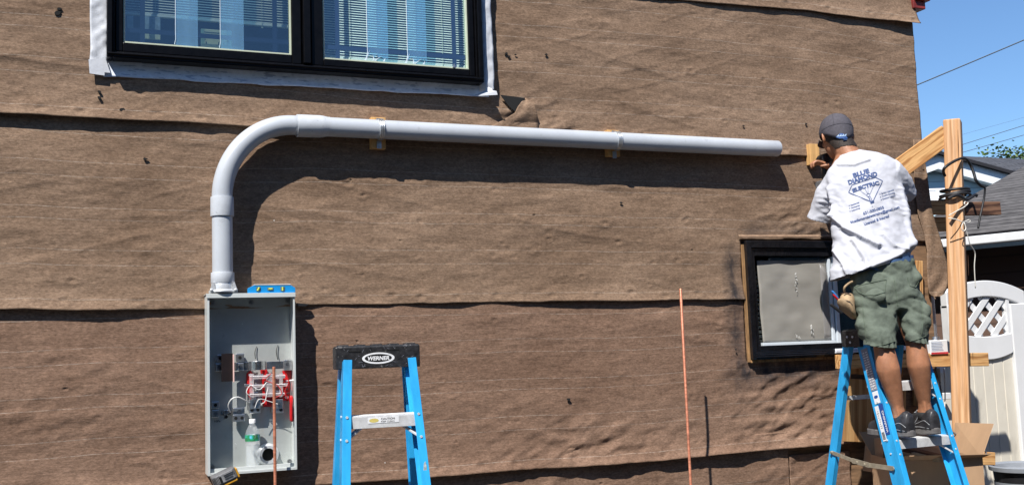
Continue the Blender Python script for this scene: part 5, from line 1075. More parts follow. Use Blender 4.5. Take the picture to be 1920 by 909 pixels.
# ---- trees behind the roofs
M_leaf = bpy.data.materials.new('leaves'); M_leaf.use_nodes = True; n = M_leaf.node_tree; b = n.nodes['Principled BSDF']; oi = n.nodes.new('ShaderNodeTexNoise'); oi.inputs['Scale'].default_value = 2.5; tc = n.nodes.new('ShaderNodeTexCoord'); rp = n.nodes.new('ShaderNodeValToRGB'); rp.color_ramp.elements[0].position = .35; rp.color_ramp.elements[1].position = .65
rp.color_ramp.elements[0].color = (.05, .10, .02, 1); rp.color_ramp.elements[1].color = (.12, .19, .05, 1); n.links.new(tc.outputs['Object'], oi.inputs['Vector']); n.links.new(oi.outputs[0], rp.inputs[0]); n.links.new(rp.outputs[0], b.inputs['Base Color']); b.inputs['Roughness'].default_value = .6
M_bark = pm('bark', (.10, .075, .05), .9, var=.3)
def tree(px, py, d, spread, hgt, label, seed, nleaf=2600):
    top_ = P(px, py, d); rg = random.Random(seed); t = thing('leafy_tree', label, 'tree', (top_.x, top_.y, 0), 'trees beyond the roofs')
    m = MB(); b0 = Vector((top_.x, top_.y, 0)); forks = []
    m.tube([b0, b0+Vector((.05, 0, top_.z*.4)), b0+Vector((0, .1, top_.z*.75))], [.22, .17, .09], 8)
    for k in range(11):
        s0_ = b0+Vector((0, 0, top_.z*rg.uniform(.45, .75))); e_ = Vector((top_.x+rg.uniform(-spread, spread), top_.y+rg.uniform(-spread, spread), top_.z-rg.uniform(.1, hgt)))
        m.tube([s0_, (s0_+e_)/2+Vector((0, 0, .2)), e_], [.07, .04, .012], 6); forks.append(e_)
        for j in range(4):
            e2 = e_+Vector((rg.uniform(-.8, .8), rg.uniform(-.8, .8), rg.uniform(-.6, .45))); m.tube([e_, e2], [.014, .005], 4); forks.append(e2)
    m.build('trunk', M_bark, t, True)
    m = MB()
    for k in range(nleaf):
        c = rg.choice(forks)+Vector((rg.gauss(0, .28), rg.gauss(0, .28), rg.gauss(0, .2))); a = Vector((rg.gauss(0, 1), rg.gauss(0, 1), rg.gauss(0, .6))).normalized(); b_ = a.cross(Vector((rg.random(), rg.random(), rg.random()))).normalized(); s_ = rg.uniform(.05, .10)
        m.poly([c-a*s_, c+b_*s_*.5, c+a*s_, c-b_*s_*.5])
    m.build('crown', M_leaf, t, recalc=False)
tree(1897, 291, 34, .9, 2.4, 'sparse green tree top showing over the charcoal roof at the right edge', 1, 1100)
tree(1919, 289, 37, .9, 2.4, 'fuller green tree top cut by the right edge of the picture', 2, 1200)
tree(1868, 297, 36, .6, 2.0, 'thin wispy tree top left of the other two over the charcoal roof', 3, 500)
tree(2010, 280, 38, 2.2, 4, 'broad green tree out beyond the right edge of the picture', 4)
# ---- overhead lines
def line(x0, y0, x1, y1, d, r, label):
    a, b = P(x0, y0, d), P(x1, y1, d-.5); a2 = a-(b-a)*.6; b2 = b+(b-a)*1.5; m = MB(); L_ = (b2-a2).length
    m.tube([a2+(b2-a2)*t+Vector((0, 0, -.012*L_*4*t*(1-t)*.2)) for t in np.linspace(0, 1, 14)], r, 6); o = m.build('overhead_cable', pm('cable_black', (.03, .04, .05), .6), None, True); tag(o, label, 'cable', 'overhead cables')
line(1719, 159, 1920, 74, 22, .0125, 'thick overhead cable rising steeply across the open sky')
line(1741, 290, 1920, 234, 40, .012, 'upper thin overhead cable just above the charcoal roof')
line(1741, 303, 1920, 252, 40, .012, 'lower thin overhead cable running close above the charcoal roof')
line(1741, 269, 1920, 219, 60, .006, 'faintest overhead cable high above the roofs')
# ------------------------------------------------------------------ the man on the ladder
from mathutils import noise as mn
M_skin = pm('skin', (.39, .178, .096), .5, var=.16, scale=16, sub=.12, bump=.12, bscale=160)
M_hair = pm('dark_hair', (.028, .018, .013), .7, var=.3, scale=120, bump=.6, bscale=200)
M_shirt = pm('white_cotton', (.51, .52, .57), .85, var=.02, scale=8, bump=.25, bscale=60, spec=.2)
M_short = pm('green_cotton', (.122, .146, .117), .9, var=.14, scale=14, bump=.9, bscale=42, spec=.2)
M_capf = pm('cap_cloth', (.085, .080, .095), .85, var=.10, scale=60, bump=.35, bscale=240, spec=.25)
M_capm2 = pm('cap_mesh', (.055, .055, .068), .85, var=.12, scale=80, bump=.5, bscale=300, spec=.2)
feet_z = 1.1865
KD = 1.033
_P0 = P
def P(px, py, d): return _P0(px, py, d*KD if d > 2 else d)
man = thing('person', 'man in white printed T-shirt, green shorts and grey cap standing on a ladder', 'person', (P(1700, 800, 5.0).x, P(1700, 800, 5.0).y, feet_z))
hr_ = Vector((cr.x, cr.y, 0)).normalized(); hv = Vector((P(1640, 450, 1)-CP).xy.normalized().to_3d()); hs = Vector((hv.y, -hv.x, 0))   # into the picture / to the right, level
def tip(a, b, ra, rb, m, seg=14, k=5):                    # round ended tapering limb piece
    a = Vector(a); b = Vector(b); d = (b-a).normalized(); pts, rs_ = [], []
    for t in np.linspace(-1, 0, k)[:-1]: pts.append(a+d*ra*t*.95); rs_.append(ra*math.sqrt(max(.02, 1-t*t)))
    for t in np.linspace(0, 1, 6): pts.append(a.lerp(b, t)); rs_.append(ra+(rb-ra)*t)
    for t in np.linspace(0, 1, k)[1:]: pts.append(b+d*rb*t*.95); rs_.append(rb*math.sqrt(max(.02, 1-t*t)))
    m.tube(pts, rs_, seg)
def limb(pts, rads, m, seg=16):
    sp = smooth_path(pts, 6); rr_ = np.interp(np.linspace(0, len(pts)-1, len(sp)), range(len(pts)), rads); m.tube(sp, list(rr_), seg)
def fuse(m, name, vox, smooth_n, mat=None):               # closed shapes -> one continuous surface
    bmesh.ops.recalc_face_normals(m.bm, faces=m.bm.faces)
    me = bpy.data.meshes.new(name); m.bm.to_mesh(me); m.bm.free(); o = bpy.data.objects.new(name, me); SC.collection.objects.link(o)
    r = o.modifiers.new('r', 'REMESH'); r.mode = 'VOXEL'; r.voxel_size = vox
    if smooth_n: s_ = o.modifiers.new('s', 'SMOOTH'); s_.factor = .5; s_.iterations = smooth_n
    dg = bpy.context.evaluated_depsgraph_get(); me2 = bpy.data.meshes.new_from_object(o.evaluated_get(dg)); bpy.data.objects.remove(o); bpy.data.meshes.remove(me)
    me2.materials.clear(); return me2
def mesh_edit(me, fn):
    n_ = len(me.vertices); co = np.empty(n_*3, 'f'); me.vertices.foreach_get('co', co); no = np.array([v.normal[:] for v in me.vertices]); co = co.reshape(-1, 3)
    me.vertices.foreach_set('co', fn(co, no).ravel()); me.update()
def trim(me, planes):                                     # open the cloth at hems: delete what lies beyond each plane near its centre
    bm = bmesh.new(); bm.from_mesh(me)
    for c, nrm, rad in planes:
        c = Vector(c); nrm = Vector(nrm).normalized()
        geom = [v for v in bm.verts if (v.co-c).length < rad]; gs = set(geom); ed = [e_ for e_ in bm.edges if e_.verts[0] in gs and e_.verts[1] in gs]; fc = [f for f in bm.faces if all(v in gs for v in f.verts)]
        bmesh.ops.bisect_plane(bm, geom=geom+ed+fc, plane_co=c, plane_no=nrm, clear_outer=False)
        dl = [v for v in bm.verts if (v.co-c).length < rad and (v.co-c).dot(nrm) > 1e-5]; bmesh.ops.delete(bm, geom=dl, context='VERTS')
    seen = set(); best = []
    for v0 in bm.verts:
        if v0 in seen: continue
        st_ = [v0]; seen.add(v0); comp = [v0]
        while st_:
            v = st_.pop()
            for e_ in v.link_edges:
                w_ = e_.other_vert(v)
                if w_ not in seen: seen.add(w_); st_.append(w_); comp.append(w_)
        if len(comp) > len(best): best = comp
    kp = set(best); bmesh.ops.delete(bm, geom=[v for v in bm.verts if v not in kp], context='VERTS')
    bm.to_mesh(me); bm.free()
DT = 5.22
J = dict(neck=P(1590, 292, 5.34), head=P(1568, 250, 5.42), shL=P(1562, 334, 5.34), shR=P(1676, 318, 5.30), chest=P(1622, 350, 5.30), waist=P(1648, 480, 5.18), hipL=P(1642, 540, 5.13), hipR=P(1690, 532, 5.17),
         knL=P(1655, 643, 4.98), knR=P(1716, 636, 5.04), anL=P(1686, 779, 4.97), anR=P(1735, 769, 5.06))
blk = at(1521, 306, -.062)
tool_dir = (_P0(1549, 297, 5.70)-blk).normalized()
J['elL'] = P(1534, 398, 5.44); J['haL'] = blk+tool_dir*.20+Vector((.06, -.05, -.13)); J['elR'] = P(1690, 372, 5.48); J['haR'] = blk+tool_dir*.20+Vector((.03, -.02, -.06))
print('lengths', {k: round((J[a]-J[b]).length, 3) for k, (a, b) in dict(ua=('shL', 'elL'), fa=('elL', 'haL'), uaR=('shR', 'elR'), faR=('elR', 'haR'), th=('hipL', 'knL'), sh=('knL', 'anL'), th2=('hipR', 'knR'), sh2=('knR', 'anR'), tor=('neck', 'waist'), sw=('shL', 'shR')).items()}, [tuple(round(q, 2) for q in J[k]) for k in ('head', 'waist', 'knL', 'anL')])
m = MB()
# head: skull, face and jaw looking to the wall, a little down and left
fd = Vector((.30, .90, -.26)).normalized(); fs = fd.cross(Vector((0, 0, 1))).normalized(); fu = fs.cross(fd); HM = Matrix((fs, fd, fu)).transposed()
hc = J['head']
def hp_(u, v, w_): return hc+HM@Vector((u, v, w_))
m.ell(hc, (.076, .094, .100), HM, 28, 18); m.ell(hp_(0, .028, -.055), (.062, .066, .078), HM); m.ell(hp_(0, .062, -.098), (.034, .030, .026), HM)
m.ell(hp_(0, .100, -.030), (.012, .018, .026), HM, 12, 8); m.ell(hp_(0, .106, -.046), (.016, .014, .011), HM, 12, 8); m.ell(hp_(0, .088, .002), (.050, .012, .011), HM, 16, 8)
m.ell(hp_(0, .088, -.078), (.022, .012, .007), HM, 12, 8); m.ell(hp_(0, .086, -.088), (.020, .012, .007), HM, 12, 8)
for s_ in (-1, 1):
    m.ell(hp_(s_*.040, .066, -.035), (.022, .022, .022), HM, 12, 8)
    m.ell(hp_(s_*.0785, -.004, -.030), (.006, .019, .031), HM@Matrix.Rotation(.35*s_, 3, 'Z'), 14, 10); m.ell(hp_(s_*.0845, -.012, -.026), (.005, .012, .024), HM@Matrix.Rotation(.5*s_, 3, 'Z'), 12, 8)
limb([hc+HM@Vector((0, -.022, -.055)), J['neck']+Vector((0, 0, .01)), J['neck'].lerp(J['chest'], .5)], [.058, .060, .085], m, 20)
# trunk under the clothes
limb([J['neck'].lerp(J['chest'], .25), J['chest'], J['waist'], (J['hipL']+J['hipR'])/2], [.06, .085, .085, .10], m, 20)
limb([J['neck'].lerp(J['shL'], .2), J['shL']-Vector((0, 0, .02))], [.055, .042], m); limb([J['neck'].lerp(J['shR'], .2), J['shR']-Vector((0, 0, .02))], [.055, .042], m)
for s_ in 'LR':
    sh, el, ha = J['sh'+s_], J['el'+s_], J['ha'+s_]
    sh = sh-Vector((0, 0, .02)); limb([sh, sh.lerp(el, .5), el], [.044, .044, .038], m); tip(sh, sh.lerp(el, .1), .044, .044, m); tip(el, el.lerp(ha, .05), .037, .037, m); limb([el, el.lerp(ha, .3), ha.lerp(el, .08)], [.038, .040, .025], m)
    hi, kn, an = J['hip'+s_], J['kn'+s_], J['an'+s_]
    limb([hi, hi.lerp(kn, .5), kn], [.088, .070, .053], m); ax_ = (kn-an).normalized(); bk = -hv
    limb([kn, kn.lerp(an, .12)+bk*.006, kn.lerp(an, .36)+bk*.020+hs*(-.002), kn.lerp(an, .62)+bk*.008, kn.lerp(an, .88), an, an-Vector((0, 0, .05))], [.049, .051, .0575, .046, .0315, .0335, .035], m, 20)
    m.tube([kn.lerp(an, .72)+bk*.026, an+bk*.030, an+bk*.024-Vector((0, 0, .04))], [.008, .009, .012], 8)     # tendon
    for q in (-1, 1): m.ell(an+hs*.030*q+Vector((0, 0, -.004)), (.010, .011, .012))
    # hand: palm, four bent fingers of unequal length and a thumb from the side
    grip = tool_dir if s_ == 'R' else (blk-ha).normalized(); d_ = (ha-el).normalized(); sd = d_.cross(Vector((0, 0, 1))).normalized(); nu_ = sd.cross(d_)
    B_ = Matrix((sd, d_, nu_)).transposed(); pc = ha+d_*.035; m.ell(pc, (.038, .050, .016), B_, 16, 10)
    cl_ = 1 if s_ == 'R' else .7
    for k, L_ in enumerate((.070, .080, .075, .058)):
        q = ha+d_*.075+sd*(-.030+.020*k); p1 = q+d_*L_*.42-nu_*.006*cl_; p2 = p1+(d_*.5-nu_*.8*cl_).normalized()*L_*.33; p3 = p2+(-d_*.4*cl_-nu_*.75).normalized()*L_*.28
        m.tube([q-d_*.02, q, p1], [.009, .0095, .0085], 8); tip(p1, p2, .0083, .0076, m, 8, 3); tip(p2, p3, .0076, .0066, m, 8, 3)
    ts = 1 if s_ == 'L' else -1; q = ha+d_*.022+sd*.030*ts; p1 = q+(sd*ts*.7+d_*.7-nu_*.3).normalized()*.036; p2 = p1+(d_*.8-nu_*.5-sd*ts*.2).normalized()*.032
    tip(q, p1, .013, .0105, m, 8, 3); tip(p1, p2, .0103, .0085, m, 8, 3)
me = fuse(m, 'body', .0052, 3)
body = link('body', me, M_skin, man, 2)
# hair cut short at the nape and temples
hm = body.data.copy(); hm.name = 'hair'; hm.materials.clear(); bm = bmesh.new(); bm.from_mesh(hm); HT = HM.transposed()
def hairy(v):
    q = HT@(v.co-hc)
    if q.length > .17 or q.z > .05: return False
    lo = -.122 if q.y < -.045 else (-.122+(q.y+.045)*1.7)
    if q.y > .010: return q.z > -.010 and q.y < .045
    if abs(q.x) > .074 and q.z < -.0: return False
    return q.z > lo
bmesh.ops.delete(bm, geom=[v for v in bm.verts if not hairy(v)], context='VERTS')
for v in bm.verts: v.co += v.normal*(.0035+.0015*mn.noise(v.co*180))
bm.to_mesh(hm); bm.free(); link('hair', hm, M_hair, man, 2)
# ---- cap
CM = Matrix((fs, fd, fu)).transposed(); cc_ = hc+HM@Vector((0, -.002, .012)); kap = thing('x', '', ''); bpy.data.objects.remove(kap)
def cpt(th_, ph, k=1.0):                                   # around, up
    r1, r2, h_ = .0885*k, .1045*k, .100*k; back = max(0, -math.cos(th_))
    return cc_+CM@Vector((r1*math.sin(th_)*math.cos(ph), r2*math.cos(th_)*math.cos(ph), (h_*math.sin(ph) if ph >= 0 else (.06+.09*back)*math.sin(ph)*1.2)-.004))
m = MB(); NT, NP = 48, 16; G = []
for j in range(NP+1):
    ph = -.42+(math.pi/2+.42-.02)*j/NP
    ring_ = []
    for i in range(NT):
        th_ = 2*math.pi*i/NT; low = ph
        if ph < 0: low = ph*(.55+.45*max(0, -math.cos(th_))*1.6)
        ring_.append(m.bm.verts.new(cpt(th_, low, 1.0+.004*math.cos(th_*6)*max(0, math.cos(ph))*1.0)))
    G.append(ring_)
for j in range(NP):
    for i in range(NT): m.bm.faces.new((G[j][i], G[j][(i+1) % NT], G[j+1][(i+1) % NT], G[j+1][i]))
m.bm.faces.new(G[-1]); o = m.build('cap', M_capf, man, 2); cap_o = o; s_ = o.modifiers.new('t', 'SOLIDIFY'); s_.thickness = .0025
m = MB()
for k in range(3):                                         # panel seams
    th_ = math.pi*k/3+math.pi/6; m.tube([cpt(th_, p, 1.006) for p in np.linspace(-.02, math.pi-.0+.02, 26)], .0011, 5)
m.tube([cpt(t, -.02, 1.004) for t in np.linspace(math.pi*.55, math.pi*1.45, 24)], .0011, 5); m.build('seams', M_capm2, cap_o)
m = MB(); q = cpt(0, math.pi/2, 1.0); m.ell(q, (.0065, .0065, .004)); m.build('button', pm('cap_button', (.5, .48, .46), .6), cap_o, True)
m = MB(); rows = []
for j in range(6):
    t_ = j/5; rows.append([cc_+CM@Vector((math.sin(a)*(.084+.004*t_), .060*math.cos(a)+.040+.050*t_*math.cos(a)**.7 if math.cos(a) > 0 else .04, -.012-.018*t_-.012*math.sin(a)**2)) for a in np.linspace(-1.45, 1.45, 18)])
V = [[m.bm.verts.new(p) for p in r] for r in rows]
for a, b in zip(V, V[1:]):
    for i in range(17): m.bm.faces.new((a[i], a[i+1], b[i+1], b[i]))
o = m.build('brim', M_capf, cap_o, 2); s_ = o.modifiers.new('t', 'SOLIDIFY'); s_.thickness = .003
# small blue stitched emblem low on the back of the cap: a jagged skyline over two lines of stitching
dgc = bpy.context.evaluated_depsgraph_get()
def bvh_of(o): me_ = bpy.data.meshes.new_from_object(o.evaluated_get(bpy.context.evaluated_depsgraph_get())); b = BVHTree.FromPolygons([v.co[:] for v in me_.vertices], [p.vertices[:] for p in me_.polygons]); bpy.data.meshes.remove(me_); return b
bpy.context.view_layer.update(); cb_ = bvh_of(cap_o)
def onto(bvh, px, py, off=.0016):
    d = (P(px, py, 1)-CP).normalized(); h = bvh.ray_cast(CP, d)
    if h[0] is None: return P(px, py, 5.3)
    nn = h[1] if h[1].dot(d) < 0 else -h[1]; return h[0]+nn*off
def draped(name, polys, bvh, mat, parent, off=.0016, sub=2):  # flat pixel outlines laid on a curved cloth
    m = MB()
    for pts in polys:
        try: m.bm.faces.new([m.bm.verts.new((p[0], p[1], 0)) for p in pts])
        except ValueError: pass
    bmesh.ops.triangulate(m.bm, faces=m.bm.faces)
    if sub: bmesh.ops.subdivide_edges(m.bm, edges=[e_ for e_ in m.bm.edges if e_.calc_length() > sub], cuts=2, use_grid_fill=False); bmesh.ops.triangulate(m.bm, faces=m.bm.faces)
    for v in m.bm.verts: v.co = onto(bvh, v.co.x, v.co.y, off)
    return m.build(name, mat, parent, recalc=False)
def stroke(x0, y0, x1, y1, w_): dx, dy = x1-x0, y1-y0; L_ = math.hypot(dx, dy); nx_, ny_ = -dy/L_*w_/2, dx/L_*w_/2; return [(x0+nx_, y0+ny_), (x1+nx_, y1+ny_), (x1-nx_, y1-ny_), (x0-nx_, y0-ny_)]
M_emb = pm('blue_thread', (.05, .12, .33), .6, var=.1, scale=200); M_embl = pm('pale_thread', (.45, .60, .8), .6)
draped('emblem', [[(1566, 260), (1568, 256), (1572, 253), (1576, 250), (1581, 251), (1586, 254), (1589, 260)], stroke(1565, 261.5, 1589, 259.5, 1.6), stroke(1567, 264, 1588, 262, 1.2)], cb_, M_emb, cap_o)
draped('emblem_letters', [stroke(1570+4.5*k, 256.5-.4*k, 1573+4.5*k, 253-.4*k, 1.6) for k in range(4)]+[stroke(1570, 256, 1586, 254.4, 1.2)], cb_, M_embl, cap_o, .0026)

# ---- T-shirt
def ringp(l, r, d, dep, n=44, sq=1.0, belly=0.0):
    a, b = P(*l, d), P(*r, d); c = (a+b)/2; ax_ = (b-a)/2; fwd_ = hv*dep
    return [c+ax_*math.cos(t)+fwd_*math.sin(t) for t in np.linspace(0, 2*math.pi, n, endpoint=False)]
m = MB()
m.loft([ringp((1573, 294), (1612, 281), 5.345, .066), ringp((1566, 303), (1634, 284), 5.335, .085), ringp((1554, 317), (1666, 292), 5.325, .098), ringp((1548, 332), (1684, 304), 5.315, .110), ringp((1550, 352), (1690, 324), 5.30, .122),
        ringp((1556, 385), (1694, 352), 5.28, .128), ringp((1559, 415), (1701, 388), 5.25, .130), ringp((1561, 450), (1710, 425), 5.22, .132), ringp((1561, 485), (1712, 454), 5.19, .138), ringp((1562, 512), (1706, 474), 5.17, .142), ringp((1563, 530), (1708, 489), 5.16, .145), ringp((1564, 552), (1712, 512), 5.15, .145)])
elL, elR = J['elL'], J['elR']; sL = P(1563, 338, 5.32); sR = P(1674, 318, 5.30)
eL2 = P(1533, 424, 5.42); eR2 = P(1697, 378, 5.46)
limb([sL+hs*.03, sL.lerp(eL2, .35), sL.lerp(eL2, .7), eL2, eL2+(eL2-sL)*.15], [.074, .070, .068, .066, .066], m, 24)
limb([sR-hs*.03, sR.lerp(eR2, .4), eR2, eR2+(eR2-sR)*.2], [.074, .074, .072, .072], m, 24)
me = fuse(m, 'tshirt', .0065, 7)
hemc = (P(1563, 527, 5.16)+P(1708, 485, 5.16))/2; hv_l = (P(1708, 485, 5.16)-P(1563, 527, 5.16)).normalized(); hemn = hv_l.cross(hv); hemn = hemn if hemn.z < 0 else -hemn
dL = (eL2-sL).normalized(); dR = (eR2-sR).normalized()
trim(me, [(hemc, hemn, .30), (P(1533, 411, 5.40), (dL+Vector((0, 0, -.25))).normalized(), .10), (P(1694, 366, 5.42), dR, .11), (P(1591, 288, 5.345), (P(1586, 280, 5.35)-P(1600, 320, 5.34)).normalized(), .085)])
def xz(px, py, d=5.1): p = P(px, py, d); return ((p.x-hemc.x)*hs.x+(p.y-hemc.y)*hs.y, p.z-hemc.z)
RIDGES = [([xz(1562, 402), xz(1585, 428), xz(1618, 448), xz(1645, 462)], .020, .020), ([xz(1566, 470), xz(1585, 500), xz(1592, 522)], .012, .014), ([xz(1600, 452), xz(1622, 490), xz(1628, 512)], .013, .016),
          ([xz(1708, 455), xz(1680, 482), xz(1640, 500), xz(1610, 512)], .014, .018), ([xz(1570, 300), xz(1600, 302), xz(1628, 292)], .007, .010), ([xz(1552, 345), xz(1560, 375), xz(1562, 402)], .012, .013), ([xz(1690, 350), xz(1700, 400), xz(1709, 450)], .010, .014), ([xz(1655, 440), xz(1675, 462), xz(1700, 470)], .010, .012)]
def folds(co, no):
    out = co.copy(); up3 = np.array([0, 0, 1.0])
    for i in range(len(co)):
        p = co[i]; x = (p[0]-hemc.x)*hs.x+(p[1]-hemc.y)*hs.y; z = p[2]-hemc.z; y = (p[0]-hemc.x)*hv.x+(p[1]-hemc.y)*hv.y
        low = max(0.0, min(1.0, 1-(z-.12)/.32)); 
        # long drapes hanging from the right side to the lower left, plus small creases
        a = mn.noise(Vector(((x*.8+z*.75)*13, (z-x*.9)*3.2, y*4)))*.015*low+mn.noise(Vector(((x+z*.4)*26, (z*.9-x*.5)*8, y*7+4)))*.006*(.35+low)+mn.noise(Vector((x*22, z*30, y*18+9)))*.0032+mn.noise(Vector((x*48, z*60, y*40)))*.0012
        rdg = 1-abs(mn.noise(Vector(((x*.55+z*1.0)*7+2.3, (z*.5-x)*2.0, 3.1)))*2.2); a += .013*max(0, rdg-.55)*low*1.4
        am = max(0.0, 1-abs(z-.36)/.14)*max(0.0, 1-abs(abs(x)-.19)/.10); a += am*.008*mn.noise(Vector((x*30+z*55, z*20-x*20, y*20)))*1.6
        for pts_, am_, wd_ in RIDGES:
            bd = 9
            for (xa, za), (xb, zb2) in zip(pts_, pts_[1:]):
                dx_, dz_ = xb-xa, zb2-za; t_ = max(0, min(1, ((x-xa)*dx_+(z-za)*dz_)/(dx_*dx_+dz_*dz_))); ex, ez = x-(xa+dx_*t_), z-(za+dz_*t_); dd = math.hypot(ex, ez)
                if dd < abs(bd): bd = dd*(1 if ez > 0 else -1.9)
            if no[i][0]*hv.x+no[i][1]*hv.y < .3: a += 1.5*am_*math.exp(-(bd/wd_)**2)
        if z < .03: a += .008*math.sin(x*48+y*30+1)*(1-z/.03)*.7
        out[i] = p+no[i]*a
    return out
mesh_edit(me, folds)
shirt = link('tshirt', me, M_shirt, man, 2); s_ = shirt.modifiers.new('t', 'SOLIDIFY'); s_.thickness = .0018; s_.offset = -1
bpy.context.view_layer.update(); sb = bvh_of(shirt)
M_ink = pm('shirt_ink', (.06, .10, .24), .8, var=.15, scale=60)
def word(s, x0, y0, x1, y1, h, bold=.0, arc_=0.0):        # word set along a pixel baseline with cap height h
    v, f = text_polys(s, bold); dx, dy = x1-x0, y1-y0; L_ = math.hypot(dx, dy); nx_, ny_ = dy/L_, -dx/L_
    pv = [(x0+dx*a+nx_*(b/.72*h+arc_*4*a*(1-a)), y0+dy*a+ny_*(b/.72*h+arc_*4*a*(1-a))) for a, b in v]
    return [[pv[i] for i in q] for q in f]
polys = word('BLUE', 1600.5, 333.5, 1630.5, 324, 8.2, .05)+word('DIAMOND', 1591.5, 346.5, 1645.5, 329.5, 8.2, .05)+word('ELECTRIC', 1599.5, 361.5, 1649, 346, 7.0, .05, 1.5)
polys += word('631-300-0855', 1619, 403, 1657.5, 391, 5.2, .03)+word('bluediamondelectricinc@gmail.com', 1595, 419, 1686.5, 390.5, 4.9, .03)+word('Licensed & Insured', 1621, 422.5, 1667, 407, 5.2, .03)
for k, wd_ in enumerate(('Residential', 'Commercial', 'Industrial')): polys += word(wd_, 1595.5+k*.8, 386+k*5.2, 1611+k*.8, 381+k*5.2, 2.8, .025)+[stroke(1591.6+k*.8, 385.6+k*5.2, 1593.2+k*.8, 385.1+k*5.2, 1.4)]
for k, wd_ in enumerate(('Service Upgrades', 'Trouble Shooting', 'Outdoor Lighting')): polys += word(wd_, 1652+k*1.2, 364.3+k*5.2, 1676+k*1.2, 357+k*5.2, 2.8, .025)+[stroke(1648.6+k*1.2, 364.5+k*5.2, 1650.2+k*1.2, 364+k*5.2, 1.4)]
dia = [(1591, 361), (1597.5, 347), (1641, 332.5), (1654.5, 339.5), (1637.5, 376)]
polys += [stroke(*dia[0], *dia[1], 1.2), stroke(*dia[1], *dia[2], 1.2), stroke(*dia[2], *dia[3], 1.2), stroke(*dia[3], *dia[4], 1.2), stroke(*dia[0], 1631, 377.5, 1.2)]
polys += [stroke(1612, 357, 1625.5, 367, .5), stroke(1621, 354, 1626.5, 363, .5), stroke(1627, 352, 1627.5, 362, .5), stroke(1638, 348, 1631, 364, .5)]
bc_ = (1628, 366); polys += [stroke(bc_[0]+2.9*math.cos(a), bc_[1]+2.9*math.sin(a), bc_[0]+2.9*math.cos(a+.55), bc_[1]+2.9*math.sin(a+.55), .9) for a in np.arange(0, 6.28, .5236)]
polys += [stroke(1628.5, 369, 1632.5, 379, 1.5), stroke(1631.5, 368.5, 1635, 377, .9)]+[stroke(1631+k*.6, 378.5+k*1.8, 1638.5+k*.3, 376+k*1.8, 1.1) for k in range(3)]+[stroke(1634.5, 386.8, 1636, 387.5, 1.0)]
draped('shirt_print', polys, sb, M_ink, shirt, .0022, 2.5)
# neck ribbing
m = MB(); 
# ---- shorts
m = MB()
m.loft([ringp((1592, 515), (1713, 478), 5.15, .120), ringp((1594, 535), (1717, 492), 5.145, .125), ringp((1598, 555), (1724, 520), 5.13, .135), ringp((1601, 580), (1731, 552), 5.115, .14), ringp((1606, 596), (1735, 574), 5.105, .12)])
m.loft([ringp((1600, 560), (1672, 552), 5.09, .10), ringp((1604, 590), (1682, 580), 5.06, .105), ringp((1610, 620), (1683, 608), 5.02, .098), ringp((1620, 645), (1683, 634), 4.99, .088), ringp((1627, 663), (1681, 652), 4.97, .080), ringp((1631, 682), (1682, 672), 4.96, .075)])
m.loft([ringp((1672, 552), (1730, 545), 5.13, .10), ringp((1680, 580), (1739, 570), 5.11, .105), ringp((1687, 608), (1746, 600), 5.08, .10), ringp((1694, 632), (1744, 622), 5.06, .09), ringp((1699, 650), (1740, 641), 5.045, .080), ringp((1703, 668), (1742, 660), 5.04, .075)])
for (px, py, d, rx, ry, rz) in ((1738, 592, 5.05, .025, .05, .075), (1640, 556, 4.99, .055, .016, .042), (1612, 612, 5.02, .018, .05, .07), (1718, 522, 5.10, .028, .04, .045)):
    m.ell(P(px, py, d), (rx, ry, rz), Matrix((hs, hv, Vector((0, 0, 1)))).transposed())
me = fuse(m, 'shorts', .0065, 6)
kL = (P(1627, 656, 4.98)+P(1681, 643, 4.98))/2; kR = (P(1699, 648, 5.05)+P(1741, 635, 5.05))/2
trim(me, [(kL, Vector((.04, 0, -1))-hs*.20, .125), (kR, Vector((.04, 0, -1))-hs*.24, .125), ((P(1590, 520, 5.15)+P(1713, 482, 5.15))/2, (-hemn), .25)])
def folds2(co, no):
    out = co.copy()
    for i in range(len(co)):
        p = co[i]; x = (p[0]-kL.x)*hs.x+(p[1]-kL.y)*hs.y; z = p[2]-kL.z; y = (p[0]-kL.x)*hv.x+(p[1]-kL.y)*hv.y
        a = mn.noise(Vector(((x+z*.8)*13, (z-x*.7)*9, y*9)))*.011+mn.noise(Vector((x*26+z*16, z*34-x*10, y*22)))*.0045+mn.noise(Vector((x*60, z*80, y*60)))*.0012
        a -= .007*max(0, 1-abs(mn.noise(Vector(((x*.4+z)*14+5, (x-z*.3)*5, y*6)))*4))
        if z < .05: a += .005*math.sin(x*150+y*120)*(1-max(0, z)/.05)
        out[i] = p+no[i]*a
    return out
mesh_edit(me, folds2); shorts = link('shorts', me, M_short, man, 2); s_ = shorts.modifiers.new('t', 'SOLIDIFY'); s_.thickness = .003; s_.offset = -1
bpy.context.view_layer.update(); shb = bvh_of(shorts)
M_seam = pm('green_seam', (.10, .13, .095), .9)
def seam(pts, name='seam', wd=.0019, off=.0016, parent=shorts, mat=M_seam, bvh=None):
    m = MB(); out = [];
    for (x0, y0), (x1, y1) in zip(pts, pts[1:]):
        n_ = max(2, int(math.hypot(x1-x0, y1-y0)/3))
        for k in range(n_): out.append(onto(bvh or shb, x0+(x1-x0)*k/n_, y0+(y1-y0)*k/n_, off))
    out.append(onto(bvh or shb, *pts[-1], off)); out = [p for i, p in enumerate(out) if i == 0 or (p-out[i-1]).length > 1e-4]
    m.tube(out, wd, 5); return m.build(name, mat, parent)
seam([(1602, 538), (1611, 548), (1622, 553), (1640, 553), (1658, 548), (1662, 524), (1640, 528), (1620, 533), (1603, 538)], 'pocket_flap_seam'); seam([(1616, 556), (1620, 600), (1625, 640)], 'side_seam'); seam([(1676, 520), (1680, 548), (1683, 572)], 'centre_seam')
